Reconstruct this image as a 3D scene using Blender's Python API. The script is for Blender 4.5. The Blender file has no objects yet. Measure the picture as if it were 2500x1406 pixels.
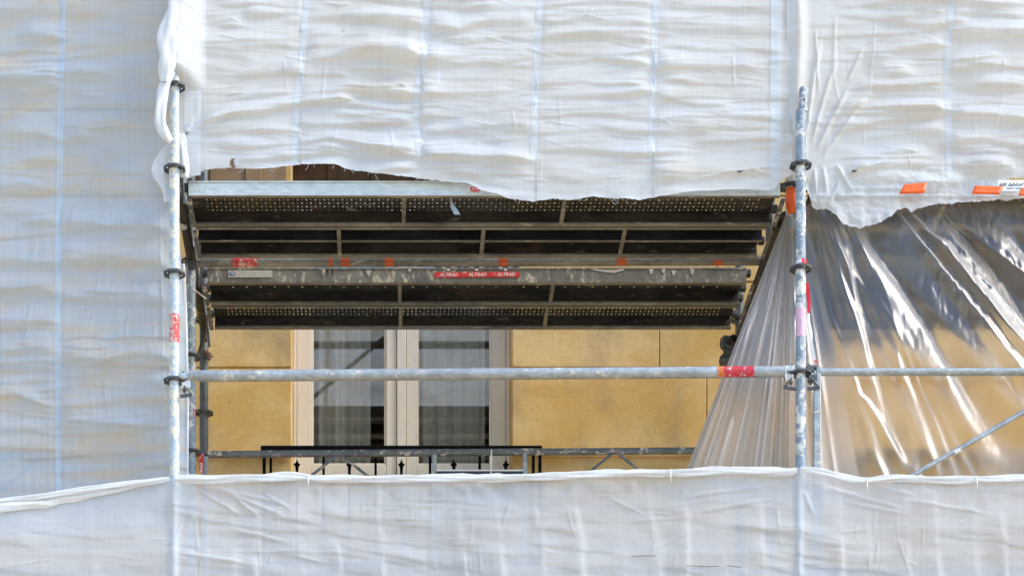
import bpy, math, random
import numpy as np
from mathutils import Vector, Matrix
random.seed(7)
SC = bpy.context.scene
COL = SC.collection
R = math.radians

# ------------------------------------------------------------------ camera, world, sun
F = 5610.0            # focal length in photo pixels (2500 wide)
VX, VY = 939.0, 3279.0
CZ = 1.6
cam_d = bpy.data.cameras.new('camera')
cam = bpy.data.objects.new('camera', cam_d)
COL.objects.link(cam)
cam.location = (0, 0, CZ)
cam.rotation_euler = (R(90), 0, 0)
cam_d.sensor_width = 36
cam_d.lens = F / 2500 * 36
cam_d.shift_x = (1250 - VX) / 2500
cam_d.shift_y = (VY - 703) / 2500
cam_d.clip_end = 500
SC.camera = cam

SUN_EL, SUN_AZ = R(44), R(110)
w = bpy.data.worlds.new('World')
SC.world = w
w.use_nodes = True
nt = w.node_tree
bg = nt.nodes['Background']
sky = nt.nodes.new('ShaderNodeTexSky')
sky.sky_type = 'NISHITA'
sky.sun_disc = False
sky.sun_elevation = SUN_EL
sky.sun_rotation = SUN_AZ
sky.air_density = 1.0
sky.dust_density = 0.6
sky.ozone_density = 3.0
nt.links.new(sky.outputs[0], bg.inputs[0])
bg.inputs[1].default_value = 0.15

sd = bpy.data.lights.new('sun', 'SUN')
sun = bpy.data.objects.new('sun', sd)
COL.objects.link(sun)
sd.energy = 1.5
sd.angle = R(28)
sd.color = (1, 0.96, 0.90)
sdir = Vector((math.sin(SUN_AZ) * math.cos(SUN_EL), math.cos(SUN_AZ) * math.cos(SUN_EL), math.sin(SUN_EL)))
sun.rotation_euler = sdir.to_track_quat('Z', 'Y').to_euler()
sun.location = sdir * 30

SC.view_settings.view_transform = 'Standard'
SC.view_settings.look = 'None'
SC.view_settings.gamma = 1
SC.view_settings.exposure = 1.32
SC.render.engine = 'CYCLES'
SC.cycles.max_bounces = 12
SC.cycles.transparent_max_bounces = 24
SC.cycles.transmission_bounces = 8


def P(px, py, Y):
    return Vector(((px - VX) * Y / F, Y, CZ + (VY - py) * Y / F))


def XP(px, Y): return (px - VX) * Y / F
def ZP(py, Y): return CZ + (VY - py) * Y / F


# ------------------------------------------------------------------ noise
_rng = np.random.RandomState(11)
_T = _rng.rand(256, 256)


def vnoise(x, y, s=0):
    x = np.asarray(x, float) + 37.7 * s + 1000
    y = np.asarray(y, float) + 91.3 * s + 1000
    xi = np.floor(x).astype(int); yi = np.floor(y).astype(int)
    fx = x - xi; fy = y - yi
    fx = fx * fx * fx * (fx * (fx * 6 - 15) + 10); fy = fy * fy * fy * (fy * (fy * 6 - 15) + 10)
    a = _T[xi % 256, yi % 256]; b = _T[(xi + 1) % 256, yi % 256]
    c = _T[xi % 256, (yi + 1) % 256]; d = _T[(xi + 1) % 256, (yi + 1) % 256]
    return ((a * (1 - fx) + b * fx) * (1 - fy) + (c * (1 - fx) + d * fx) * fy) * 2 - 1


def fbm(x, y, s=0, o=3):
    r = 0; a = 1
    for i in range(o):
        r = r + a * vnoise(x * 2 ** i, y * 2 ** i, s + i); a *= .5
    return r


def sm(t):
    t = np.clip(t, 0, 1)
    return t * t * (3 - 2 * t)


# ------------------------------------------------------------------ materials
M = {}


class NB:
    def __init__(s, name):
        s.m = bpy.data.materials.new(name); s.m.use_nodes = True
        s.t = s.m.node_tree; s.n = s.t.nodes; s.l = s.t.links
        s.b = s.n.get('Principled BSDF'); s.out = s.n.get('Material Output')
        M[name] = s.m

    def node(s, typ, **kw):
        n = s.n.new('ShaderNode' + typ)
        for k, v in kw.items():
            if k.startswith('i_'):
                key = k[2:].replace('_', ' ')
                n.inputs[key].default_value = v
            else:
                setattr(n, k, v)
        return n

    def link(s, a, b): s.l.new(a, b)

    def coord(s, scale=(1, 1, 1), kind='Object'):
        tc = s.node('TexCoord'); mp = s.node('Mapping')
        mp.inputs['Scale'].default_value = scale
        s.link(tc.outputs[kind], mp.inputs['Vector'])
        return mp.outputs[0]

    def noise(s, vec, scale, detail=4, rough=.55, dist=0):
        n = s.node('TexNoise'); n.inputs['Scale'].default_value = scale
        n.inputs['Detail'].default_value = detail; n.inputs['Roughness'].default_value = rough
        n.inputs['Distortion'].default_value = dist
        s.link(vec, n.inputs['Vector']); return n.outputs['Fac']

    def ramp(s, fac, stops):
        r = s.node('ValToRGB'); e = r.color_ramp.elements
        while len(e) < len(stops): e.new(.5)
        for i, (p, c) in enumerate(stops):
            e[i].position = p; e[i].color = (c, c, c, 1) if isinstance(c, (int, float)) else (*c, 1)
        s.link(fac, r.inputs[0]); return r.outputs[0]

    def mix(s, fac, a, b, mode='MIX'):
        m = s.node('Mix', data_type='RGBA', blend_type=mode)
        for sock, v in ((m.inputs[0], fac), (m.inputs[6], a), (m.inputs[7], b)):
            if isinstance(v, (int, float)): sock.default_value = v
            elif isinstance(v, tuple): sock.default_value = (*v, 1)
            else: s.link(v, sock)
        return m.outputs[2]

    def bump(s, h, strength=.3, dist=.01):
        b = s.node('Bump'); b.inputs['Strength'].default_value = strength
        b.inputs['Distance'].default_value = dist
        s.link(h, b.inputs['Height']); return b.outputs[0]


def steel(name, base, dark, splat=None, cover=.6, metal=.35, rough=.5, sc=14, rust=0.0, stretch=(1, 1, 1)):
    k = NB(name)
    v = k.coord(stretch)
    n1 = k.noise(v, sc, 6, .65)
    c = k.mix(k.ramp(n1, [(.32, 0.0), (.68, 1.0)]), dark, base)
    n4 = k.noise(v, 60, 3, .6)
    c = k.mix(k.ramp(n4, [(.35, .35), (.6, 0.0)]), c, tuple(x * .45 for x in dark))
    if rust:
        n3 = k.noise(v, 9, 5, .7)
        c = k.mix(k.ramp(n3, [(.62, 0.0), (.72, rust)]), c, (.16, .06, .025))
    if splat:
        n2 = k.noise(v, 22, 8, .72, .4)
        f = k.ramp(n2, [(cover - .02, 0.0), (cover + .03, 1.0)])
        c = k.mix(f, c, splat)
        mm = k.node('Math', operation='MULTIPLY'); mm.inputs[1].default_value = metal
        inv = k.node('Math', operation='SUBTRACT'); inv.inputs[0].default_value = 1
        k.link(f, inv.inputs[1]); k.link(inv.outputs[0], mm.inputs[0])
        k.link(mm.outputs[0], k.b.inputs['Metallic'])
        k.link(k.bump(f, .5, .003), k.b.inputs['Normal'])
    else:
        k.b.inputs['Metallic'].default_value = metal
        k.link(k.bump(n1, .2, .002), k.b.inputs['Normal'])
    k.link(c, k.b.inputs['Base Color'])
    k.b.inputs['Roughness'].default_value = rough
    return k.m


CREAM = (.62, .55, .40)
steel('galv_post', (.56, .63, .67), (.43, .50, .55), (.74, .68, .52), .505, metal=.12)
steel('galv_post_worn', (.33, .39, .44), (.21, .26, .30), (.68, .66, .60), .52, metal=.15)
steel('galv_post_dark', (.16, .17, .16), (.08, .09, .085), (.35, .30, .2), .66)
steel('galv_rail', (.48, .52, .53), (.28, .30, .30), (.62, .57, .48), .60, stretch=(.6, 1, 1))
steel('galv_rail_dark', (.20, .215, .22), (.11, .12, .125), (.56, .50, .42), .565, stretch=(.6, 1, 1))
steel('galv_bright', (.62, .66, .64), (.50, .54, .51), (.55, .52, .40), .70, metal=.2, sc=6, stretch=(.3, 1, 1))
steel('galv_face', (.27, .255, .20), (.14, .135, .11), (.46, .42, .31), .57, metal=.15, sc=12, stretch=(.8, 1, .45))
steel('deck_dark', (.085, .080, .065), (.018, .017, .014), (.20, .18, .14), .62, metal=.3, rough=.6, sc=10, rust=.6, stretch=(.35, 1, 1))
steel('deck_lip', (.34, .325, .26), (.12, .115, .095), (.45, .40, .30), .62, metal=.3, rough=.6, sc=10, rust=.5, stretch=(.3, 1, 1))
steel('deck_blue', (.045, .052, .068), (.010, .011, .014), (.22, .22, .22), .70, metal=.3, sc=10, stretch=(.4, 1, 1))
steel('iron_casting', (.13, .14, .14), (.05, .05, .052), (.30, .27, .2), .70, metal=.4, rough=.55, sc=25)
steel('iron_black', (.004, .004, .005), (.002, .002, .003), None, metal=.0, rough=.8, sc=30)
M['iron_black'].node_tree.nodes['Principled BSDF'].inputs['Specular IOR Level'].default_value = .12


def paint(name, col, rough=.5, var=.12, sc=12, metal=0, wear=None, wcol=(.7, .66, .62), wth=.6):
    k = NB(name)
    v = k.coord()
    n = k.noise(v, sc, 5, .6)
    c = k.mix(k.ramp(n, [(.3, 0.0), (.7, 1.0)]), tuple(x * (1 - var) for x in col), tuple(min(1, x * (1 + var)) for x in col))
    if wear:
        n2 = k.noise(v, wear, 6, .7, .5)
        c = k.mix(k.ramp(n2, [(wth - .02, 0.0), (wth + .03, 1.0)]), c, wcol)
    k.link(c, k.b.inputs['Base Color'])
    k.b.inputs['Roughness'].default_value = rough
    k.b.inputs['Metallic'].default_value = metal
    return k.m


paint('red_sticker', (.62, .025, .02), wear=35, wcol=(.7, .45, .4), wth=.62)
paint('red_worn', (.62, .06, .05), wear=40, wcol=(.72, .5, .42), wth=.53)
paint('red_paint', (.50, .02, .035), wear=45, wcol=(.55, .5, .48), wth=.56)
paint('orange_paint', (.60, .14, .02), wear=45, wcol=(.45, .43, .4), wth=.55)
paint('pink_sticker', (.68, .42, .52), wear=50, wcol=(.2, .24, .3), wth=.63)
paint('orange_tape', (.90, .13, .012), rough=.35, var=.08, sc=20)
paint('orange_dirty', (.50, .09, .015), rough=.5, var=.2, sc=30)
paint('white_mark', (.72, .70, .64), wear=60, wcol=(.3, .3, .25), wth=.62)
paint('white_clean', (.8, .8, .78), var=.03)
paint('sticker_cream', (.50, .46, .37), var=.1, sc=30)
paint('emblem_blue', (.03, .07, .16))
paint('red_tape', (.75, .02, .03), rough=.35, var=.05)
paint('cord_white', (.8, .77, .7), var=.05)
paint('print_black', (.02, .02, .02))
paint('sign_dark', (.03, .032, .045), rough=.35, var=.2)
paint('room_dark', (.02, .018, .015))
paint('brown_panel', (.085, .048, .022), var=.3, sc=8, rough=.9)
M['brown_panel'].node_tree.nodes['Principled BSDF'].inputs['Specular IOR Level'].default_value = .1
paint('shaded_stone', (.27, .16, .06), var=.25, sc=7)  # ochre stone darkened in colour for the shade above the deck
paint('rust_orange', (.24, .08, .035), wear=50, wcol=(.14, .13, .11), wth=.5)

k = NB('frame_paint')
v = k.coord((1, 1, .25))
n = k.noise(v, 10, 5, .6)
c = k.mix(k.ramp(n, [(.3, 0.0), (.7, 1.0)]), (.68, .59, .46), (.76, .67, .53))
n = k.noise(v, 55, 4, .7)
c = k.mix(k.ramp(n, [(.63, 0.0), (.72, .5)]), c, (.22, .16, .1))
k.link(c, k.b.inputs['Base Color']); k.b.inputs['Roughness'].default_value = .55

k = NB('ochre_plaster')
v = k.coord((1, 1, 1.5))
n1 = k.noise(v, 1.7, 7, .62, .6)
c = k.mix(k.ramp(n1, [(.40, 0.0), (.58, 1.0)]), (.60, .36, .10), (.71, .49, .21))
n2 = k.noise(v, 5.5, 6, .65, .8)
c = k.mix(k.ramp(n2, [(.50, 0.0), (.72, .75)]), c, (.62, .36, .10))
v2 = k.coord((1, 1, .6))
n3 = k.noise(v2, 3.1, 5, .6, .3)
c = k.mix(k.ramp(n3, [(.52, 0.0), (.70, .8)]), c, (.36, .26, .13))
ng = k.noise(v, 95, 4, .7)
c = k.mix(k.ramp(ng, [(.35, .30), (.55, 0.0)]), c, (.38, .24, .09))
n4 = k.noise(v, 26, 4, .6)
c = k.mix(k.ramp(n4, [(.69, 0.0), (.73, .8)]), c, (.12, .075, .03))
n5 = k.noise(v, 17, 4, .6, .5)
c = k.mix(k.ramp(n5, [(.745, 0.0), (.76, .8)]), c, (.72, .68, .6))
k.link(c, k.b.inputs['Base Color']); k.b.inputs['Roughness'].default_value = .85
k.link(k.bump(k.noise(v, 30, 8, .75), .6, .005), k.b.inputs['Normal'])


def sheet_mat(name, col, transl, clear, tint=(1, 1, 1), tan_shade=.45):
    k = NB(name)
    k.n.remove(k.b)
    v = k.coord((1, 1, 1))
    vw = k.coord((220, 1, 14))
    vh = k.coord((14, 1, 220))
    a = k.noise(vw, 1, 3, .6); b = k.noise(vh, 1, 3, .6)
    wv_ = k.noise(k.coord((75, 1, 2.2)), 1, 4, .65); wh_ = k.noise(k.coord((2.2, 1, 75)), 1, 4, .65)
    st_ = k.mix(.5, wv_, wh_)
    big = k.noise(v, 3.5, 4, .6)
    c = k.mix(k.ramp(big, [(.3, 0.0), (.7, 1.0)]), tuple(x * .95 for x in col), col)
    th = k.mix(.5, a, b)
    vs_ = k.coord((1.1, 1, 5.5)); ds = k.noise(vs_, 1.6, 6, .62, .5)
    c = k.mix(k.ramp(ds, [(.46, 0.0), (.72, tan_shade)]), c, (.68, .59, .45))  # tan patches paint in beige shade and the wall's warmth behind the cloth
    c = k.mix(.5, c, k.ramp(th, [(.3, .84), (.7, 1.0)]), 'MULTIPLY')
    c = k.mix(.5, c, k.ramp(st_, [(.38, .82), (.60, 1.0)]), 'MULTIPLY')
    d = k.node('BsdfDiffuse'); t = k.node('BsdfTranslucent'); tr = k.node('BsdfTransparent')
    k.link(c, d.inputs[0]); k.link(c, t.inputs[0])
    tr.inputs[0].default_value = (*tint, 1)
    m1 = k.node('MixShader'); m1.inputs[0].default_value = transl
    k.link(d.outputs[0], m1.inputs[1]); k.link(t.outputs[0], m1.inputs[2])
    m2 = k.node('MixShader')
    k.link(k.ramp(th, [(.35, clear * .7), (.65, clear * 1.3)]), m2.inputs[0])
    k.link(m1.outputs[0], m2.inputs[1]); k.link(tr.outputs[0], m2.inputs[2])
    bp = k.bump(th, .10, .002)
    k.link(bp, d.inputs['Normal'])
    k.link(m2.outputs[0], k.out.inputs[0])
    return k.m


sheet_mat('sheet_fabric', (.84, .87, .88), .36, .07)
sheet_mat('sheet_thin', (.56, .67, .77), .30, .17, tan_shade=.85)  # left sheet: blue sky cast and darker tone painted into the base colour
sheet_mat('sheet_thin_seam', (.66, .76, .84), .30, .08, tan_shade=.3)  # same blue sky cast painted into its seam
sheet_mat('sheet_seam', (.84, .88, .90), .34, .05, tan_shade=.22)
sheet_mat('sheet_low', (.80, .85, .90), .40, .20, tan_shade=.3)
sheet_mat('sheet_hem', (.86, .86, .84), .22, .01, tan_shade=.15)
sheet_mat('curtain_fabric', (.92, .89, .80), .25, .02, tan_shade=.0)

k = NB('clear_film')
k.n.remove(k.b)
lw = k.node('LayerWeight'); lw.inputs['Blend'].default_value = .5
v = k.coord((5, 1, 1.2))
nz = k.noise(v, 7, 6, .65, .6)
bp = k.node('Bump'); bp.inputs['Strength'].default_value = .12; bp.inputs['Distance'].default_value = .01
k.link(nz, bp.inputs['Height'])
k.link(bp.outputs[0], lw.inputs['Normal'])
gl = k.node('BsdfGlossy'); gl.inputs['Roughness'].default_value = .36
gl.inputs[0].default_value = (.78, .75, .72, 1)
k.link(bp.outputs[0], gl.inputs['Normal'])
df = k.node('BsdfDiffuse'); df.inputs[0].default_value = (.8, .82, .85, 1)
tl = k.node('BsdfTranslucent'); tl.inputs[0].default_value = (.8, .82, .85, 1)
k.link(bp.outputs[0], df.inputs['Normal'])
mk = k.node('MixShader'); mk.inputs[0].default_value = .5
k.link(df.outputs[0], mk.inputs[1]); k.link(tl.outputs[0], mk.inputs[2])
tr_ = k.node('BsdfTransparent'); tr_.inputs[0].default_value = (.97, .97, .96, 1)
rf_ = k.node('BsdfRefraction'); rf_.inputs['Roughness'].default_value = .42; rf_.inputs['IOR'].default_value = 1.10
rf_.inputs[0].default_value = (.98, .95, .91, 1)
k.link(bp.outputs[0], rf_.inputs['Normal'])
tr = k.node('MixShader'); tr.inputs[0].default_value = .78
k.link(tr_.outputs[0], tr.inputs[1]); k.link(rf_.outputs[0], tr.inputs[2])
a = k.node('MixShader'); b = k.node('MixShader')
k.link(k.ramp(lw.outputs['Facing'], [(.0, .05), (.30, .09), (.6, .40), (1, .9)]), a.inputs[0])
k.link(tr.outputs[0], a.inputs[1]); k.link(mk.outputs[0], a.inputs[2])
k.link(k.ramp(lw.outputs['Facing'], [(.0, .10), (.4, .20), (.7, .40), (1, .8)]), b.inputs[0])
k.link(a.outputs[0], b.inputs[1]); k.link(gl.outputs[0], b.inputs[2])
k.link(b.outputs[0], k.out.inputs[0])

k = NB('window_glass')
k.n.remove(k.b)
lw = k.node('LayerWeight'); lw.inputs['Blend'].default_value = .5
gl = k.node('BsdfGlossy'); gl.inputs['Roughness'].default_value = .02
tr = k.node('BsdfTransparent'); tr.inputs[0].default_value = (.96, .97, .96, 1)
a = k.node('MixShader')
k.link(k.ramp(lw.outputs['Facing'], [(.0, .22), (.5, .30), (1, 1.0)]), a.inputs[0])
k.link(tr.outputs[0], a.inputs[1]); k.link(gl.outputs[0], a.inputs[2])
k.link(a.outputs[0], k.out.inputs[0])

k = NB('paving')
v = k.coord()
n = k.noise(v, 2, 5, .6)
c = k.mix(n, (.50, .38, .25), (.62, .49, .34))
k.link(c, k.b.inputs['Base Color']); k.b.inputs['Roughness'].default_value = .9


# ------------------------------------------------------------------ mesh building
class MB:
    def __init__(s): s.v = []; s.f = []

    def add(s, vs, fs):
        o = len(s.v); s.v += [tuple(p) for p in vs]; s.f += [tuple(i + o for i in f) for f in fs]

    def box(s, x0, x1, y0, y1, z0, z1):
        s.add([(x0, y0, z0), (x1, y0, z0), (x1, y1, z0), (x0, y1, z0), (x0, y0, z1), (x1, y0, z1), (x1, y1, z1), (x0, y1, z1)],
              [(0, 3, 2, 1), (4, 5, 6, 7), (0, 1, 5, 4), (1, 2, 6, 5), (2, 3, 7, 6), (3, 0, 4, 7)])

    def bar(s, a, b, w, t, up=(0, -1, 0)):      # rectangular bar between two points, w across, t along up
        a = Vector(a); b = Vector(b); d = (b - a).normalized(); u = Vector(up)
        u = (u - d * u.dot(d)).normalized(); sdir_ = d.cross(u)
        vs = []
        for p in (a, b):
            for i, j in ((-1, -1), (1, -1), (1, 1), (-1, 1)):
                vs.append(p + sdir_ * (w / 2 * i) + u * (t / 2 * j))
        s.add(vs, [(3, 2, 1, 0), (4, 5, 6, 7), (0, 1, 5, 4), (1, 2, 6, 5), (2, 3, 7, 6), (3, 0, 4, 7)])

    def tube(s, pts, r, n=20, cap=True):
        pts = [Vector(p) for p in pts]; rs = r if isinstance(r, (list, tuple)) else [r] * len(pts)
        vs = []; fs = []
        d0 = (pts[1] - pts[0]).normalized()
        ref = Vector((0, 0, 1)) if abs(d0.z) < .9 else Vector((1, 0, 0))
        u = (ref - d0 * ref.dot(d0)).normalized()
        for i, p in enumerate(pts):
            d = (pts[min(i + 1, len(pts) - 1)] - pts[max(i - 1, 0)]).normalized()
            u = (u - d * u.dot(d)).normalized(); q = d.cross(u)
            for j in range(n):
                t = 2 * math.pi * j / n
                vs.append(p + (u * math.cos(t) + q * math.sin(t)) * rs[i])
        for i in range(len(pts) - 1):
            for j in range(n):
                fs.append((i * n + j, i * n + (j + 1) % n, (i + 1) * n + (j + 1) % n, (i + 1) * n + j))
        if cap:
            fs.append(tuple(reversed(range(n)))); fs.append(tuple((len(pts) - 1) * n + j for j in range(n)))
        s.add(vs, fs)

    def prism(s, poly, y0, y1):                # poly in (x, z), extruded along y
        n = len(poly)
        vs = [(x, y0, z) for x, z in poly] + [(x, y1, z) for x, z in poly]
        fs = [tuple(range(n)), tuple(reversed(range(n, 2 * n)))] + [(i, n + i, n + (i + 1) % n, (i + 1) % n) for i in range(n)]
        s.add(vs, fs)

    def build(s, name, mat, parent=None, smooth=True, bevel=0, angle=35):
        me = bpy.data.meshes.new(name)
        me.from_pydata(s.v, [], s.f); me.validate()
        me.materials.append(M[mat])
        if smooth:
            me.shade_smooth(); me.set_sharp_from_angle(angle=R(angle))
        o = bpy.data.objects.new(name, me); COL.objects.link(o)
        if parent is not None:
            o.parent = parent
            o.matrix_parent_inverse = Matrix.Translation(-parent.location)
        if bevel:
            b = o.modifiers.new('bevel', 'BEVEL'); b.width = bevel; b.segments = 2; b.limit_method = 'ANGLE'; b.angle_limit = R(40)
            b.harden_normals = False
        return o


def tag(o, label, cat, group=None, kind=None):
    if label: o['label'] = label
    if cat: o['category'] = cat
    if group: o['group'] = group
    if kind: o['kind'] = kind
    return o


def empty(name, loc, label, cat, group=None):
    o = bpy.data.objects.new(name, None); COL.objects.link(o); o.location = loc
    o.empty_display_size = .1
    return tag(o, label, cat, group)


def grid_obj(name, X, Y, Z, mat, parent=None, mask=None):
    ny, nx = X.shape
    me = bpy.data.meshes.new(name)
    co = np.stack([X, Y, Z], -1).reshape(-1, 3)
    i = np.arange(ny - 1)[:, None] * nx + np.arange(nx - 1)[None, :]
    q = np.stack([i, i + 1, i + nx + 1, i + nx], -1)
    if mask is not None: q = q[mask]
    q = q.reshape(-1, 4)
    me.from_pydata(co.tolist(), [], q.tolist())
    me.validate(); me.materials.append(M[mat]); me.shade_smooth()
    o = bpy.data.objects.new(name, me); COL.objects.link(o)
    if parent is not None:
        o.parent = parent; o.matrix_parent_inverse = Matrix.Translation(-parent.location)
    return o


def text_verts(s, size, shear=0.0):
    cu = bpy.data.curves.new('text', 'FONT'); cu.body = s; cu.size = size; cu.shear = shear
    cu.offset = size * .018
    cu.align_x = 'CENTER'; cu.align_y = 'CENTER'
    o = bpy.data.objects.new('text', cu); COL.objects.link(o)
    dg = bpy.context.evaluated_depsgraph_get(); dg.update()
    me = bpy.data.meshes.new_from_object(o.evaluated_get(dg))
    vs = [(v.co.x, v.co.y) for v in me.vertices]; fs = [tuple(p.vertices) for p in me.polygons]
    bpy.data.objects.remove(o); bpy.data.curves.remove(cu); bpy.data.meshes.remove(me)
    return vs, fs


def put_text(name, s, size, fn, mat, parent, shear=0.0):
    vs, fs = text_verts(s, size, shear)
    b = MB(); b.add([fn(u, v) for u, v in vs], fs)
    return b.build(name, mat, parent, smooth=False)


def tube_patch(b, c, axis, r, a0, a1, l0, l1, n=14, rag=0):
    """patch wrapped round a tube: c centre at l=0, angle measured from -Y towards `axis` cross"""
    axis = Vector(axis).normalized(); fwd = Vector((0, -1, 0)); side = axis.cross(fwd).normalized()
    m = 6 if rag else 1
    vs = []
    for i in range(n + 1):
        t = a0 + (a1 - a0) * i / n
        rd = 0 if not rag else random.uniform(-rag, rag); rd2 = 0 if not rag else random.uniform(-rag, rag)
        for j, l in enumerate((l0 + rd, l1 + rd2)):
            vs.append(Vector(c) + axis * l + (fwd * math.cos(t) + side * math.sin(t)) * r)
    fs = [(2 * i, 2 * i + 1, 2 * i + 3, 2 * i + 2) for i in range(n)]
    b.add(vs, fs)


def rosette_mb(c, r_out=.0545, th=.009, rot=0.0):
    b = MB(); cx, cy, cz = c
    N = 32; rad = [.0235, .031, .044, None]
    def pt(k, j):
        t = 2 * math.pi * k / N + rot
        if j < 3: rr = rad[j]
        else:
            a = ((t - rot) % (math.pi / 4)) - math.pi / 8
            rr = r_out * math.cos(math.pi / 8) / math.cos(a)
        return cx + rr * math.cos(t), cy + rr * math.sin(t)
    vs = []
    for z in (cz - th / 2, cz + th / 2):
        for k_ in range(N):
            for j in range(4):
                x, y = pt(k_, j); vs.append((x, y, z))
    L = N * 4; fs = []
    def hole(k_): return (k_ % 8) in (6, 7, 0, 1)      # four slots
    for k_ in range(N):
        k2 = (k_ + 1) % N
        for j in range(3):
            if j == 1 and hole(k_): continue
            a, b_, c_, d = k_ * 4 + j, k_ * 4 + j + 1, k2 * 4 + j + 1, k2 * 4 + j
            fs.append((d, c_, b_, a)); fs.append((a + L, b_ + L, c_ + L, d + L))
        fs.append((k_ * 4 + 3, k2 * 4 + 3, k2 * 4 + 3 + L, k_ * 4 + 3 + L))
        fs.append((k2 * 4, k_ * 4, k_ * 4 + L, k2 * 4 + L))
        if hole(k_):
            fs.append((k2 * 4 + 1, k_ * 4 + 1, k_ * 4 + 1 + L, k2 * 4 + 1 + L))
            fs.append((k_ * 4 + 2, k2 * 4 + 2, k2 * 4 + 2 + L, k_ * 4 + 2 + L))
        if hole(k_) and not hole(k_ - 1):
            fs.append((k_ * 4 + 1, k_ * 4 + 2, k_ * 4 + 2 + L, k_ * 4 + 1 + L))
        if hole(k_) and not hole(k_ + 1):
            fs.append((k2 * 4 + 2, k2 * 4 + 1, k2 * 4 + 1 + L, k2 * 4 + 2 + L))
    b.add(vs, fs)
    # weld collar
    return b


# ================================================================== SETTING
g = MB(); g.add([(-60, -60, 0), (60, -60, 0), (60, 60, 0), (-60, 60, 0)], [(0, 1, 2, 3)])
tag(g.build('ground', 'paving', smooth=False), 'pale paved street in front of the scaffolded building', 'ground', kind='structure')

# ------------------------------------------------------------------ building
WY = 12.93     # front of the plaster blocks
bld = empty('building', (0.5, WY, 0), 'ochre plastered building facade with a beige french window behind the scaffold', 'building')
wl = MB()
wx0, wx1 = XP(712, WY), XP(1250, WY)      # window opening
ZT = ZP(398, WY) + .35
back = WY + .012
# backing wall around the opening
wl.box(-7, wx0, back, back + .35, 0, 14)
wl.box(wx1, 9, back, back + .35, 0, 14)
wl.box(wx0, wx1, back, back + .35, ZT, 14)
wl.box(wx0, wx1, back, back + .35, 0, ZP(1275, WY))
jz = [2.0, 3.0, 4.0, ZP(1330, WY), ZP(1124, WY)]
rows = [(ZP(1330, WY), ZP(1123, WY)), (ZP(1098, WY), ZP(899, WY)), (ZP(896, WY), ZP(690, WY)), (ZP(687, WY), ZP(480, WY)), (ZP(477, WY), ZP(270, WY)), (ZP(267, WY), 12.5)]
lowrows = [(0.02, 2.0), (2.006, 3.4), (3.406, 4.7), (4.706, ZP(1333, WY))]
vjR = [[1890, 2300, 2800], [1725, 2190, 2640], [1610, 2050, 2480, 2900], [1750, 2200, 2700], [1610, 2050, 2600], [1800, 2400]]
vjL = [[420, -80, -600], [250, -300], [470, 0, -500], [250, -300], [460, 0, -500], [200, -400]]
gp = .0022
for i, (z0, z1) in enumerate(rows):
    xs = [wx1] + [XP(q, WY) for q in vjR[i]] + [9]
    for a_, b_ in zip(xs[:-1], xs[1:]):
        wl.box(a_ + gp, b_ - gp, WY, back - .0005, z0 + gp, z1 - gp)
    xs = [-7] + [XP(q, WY) for q in reversed(vjL[i])] + [wx0]
    for a_, b_ in zip(xs[:-1], xs[1:]):
        wl.box(a_ + gp, b_ - gp, WY, back - .0005, z0 + gp, z1 - gp)
for z0, z1 in lowrows:
    wl.box(-6.99, 8.99, WY, back - .0005, z0, z1)
wo = wl.build('wall', 'ochre_plaster', bld, bevel=.004)
# string course between the two lower block rows
sc_ = MB()
for a_, b_ in ((-7, wx0 + .0), (wx1, 9)):
    sc_.box(a_, b_, WY - .035, WY - .0005, ZP(1101, WY - .035), ZP(1101, WY - .035) + .012)
    sc_.box(a_ , b_, WY - .022, WY - .0005, ZP(1101, WY) - .035, ZP(1101, WY - .035) - .0005)
sc_.build('ledge', 'ochre_plaster', bld, bevel=.003)
# window head panel, dark
FY = WY + .20
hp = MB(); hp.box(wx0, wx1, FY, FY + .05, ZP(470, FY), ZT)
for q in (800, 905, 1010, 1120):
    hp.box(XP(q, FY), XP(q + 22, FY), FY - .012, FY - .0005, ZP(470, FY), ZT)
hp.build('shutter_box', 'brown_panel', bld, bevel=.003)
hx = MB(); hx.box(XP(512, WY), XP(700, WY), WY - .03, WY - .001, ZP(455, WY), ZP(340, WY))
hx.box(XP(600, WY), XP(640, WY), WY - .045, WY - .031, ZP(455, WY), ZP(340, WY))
hx.build('pilaster', 'shaded_stone', bld, bevel=.004)
hx = MB(); hx.box(XP(478, WY), XP(511, WY), WY - .05, WY - .001, ZP(455, WY), ZP(340, WY)); hx.build('dark_strip', 'brown_panel', bld, bevel=.006)  # dark strip added to fill the dark left end of the gap
# window: fixed frame
zb, zt = ZP(1275, FY), ZP(472, FY)
wf = MB()
wf.box(wx0 + .001, XP(724, FY), FY - .01, FY + .06, zb, zt)
wf.build('window_jamb', 'frame_paint', bld, bevel=.003)
wf = MB(); wf.box(XP(1236, FY), wx1 - .001, FY - .01, FY + .06, zb, zt)
wf.build('window_jamb', 'frame_paint', bld, bevel=.003)
LY = FY


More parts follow.
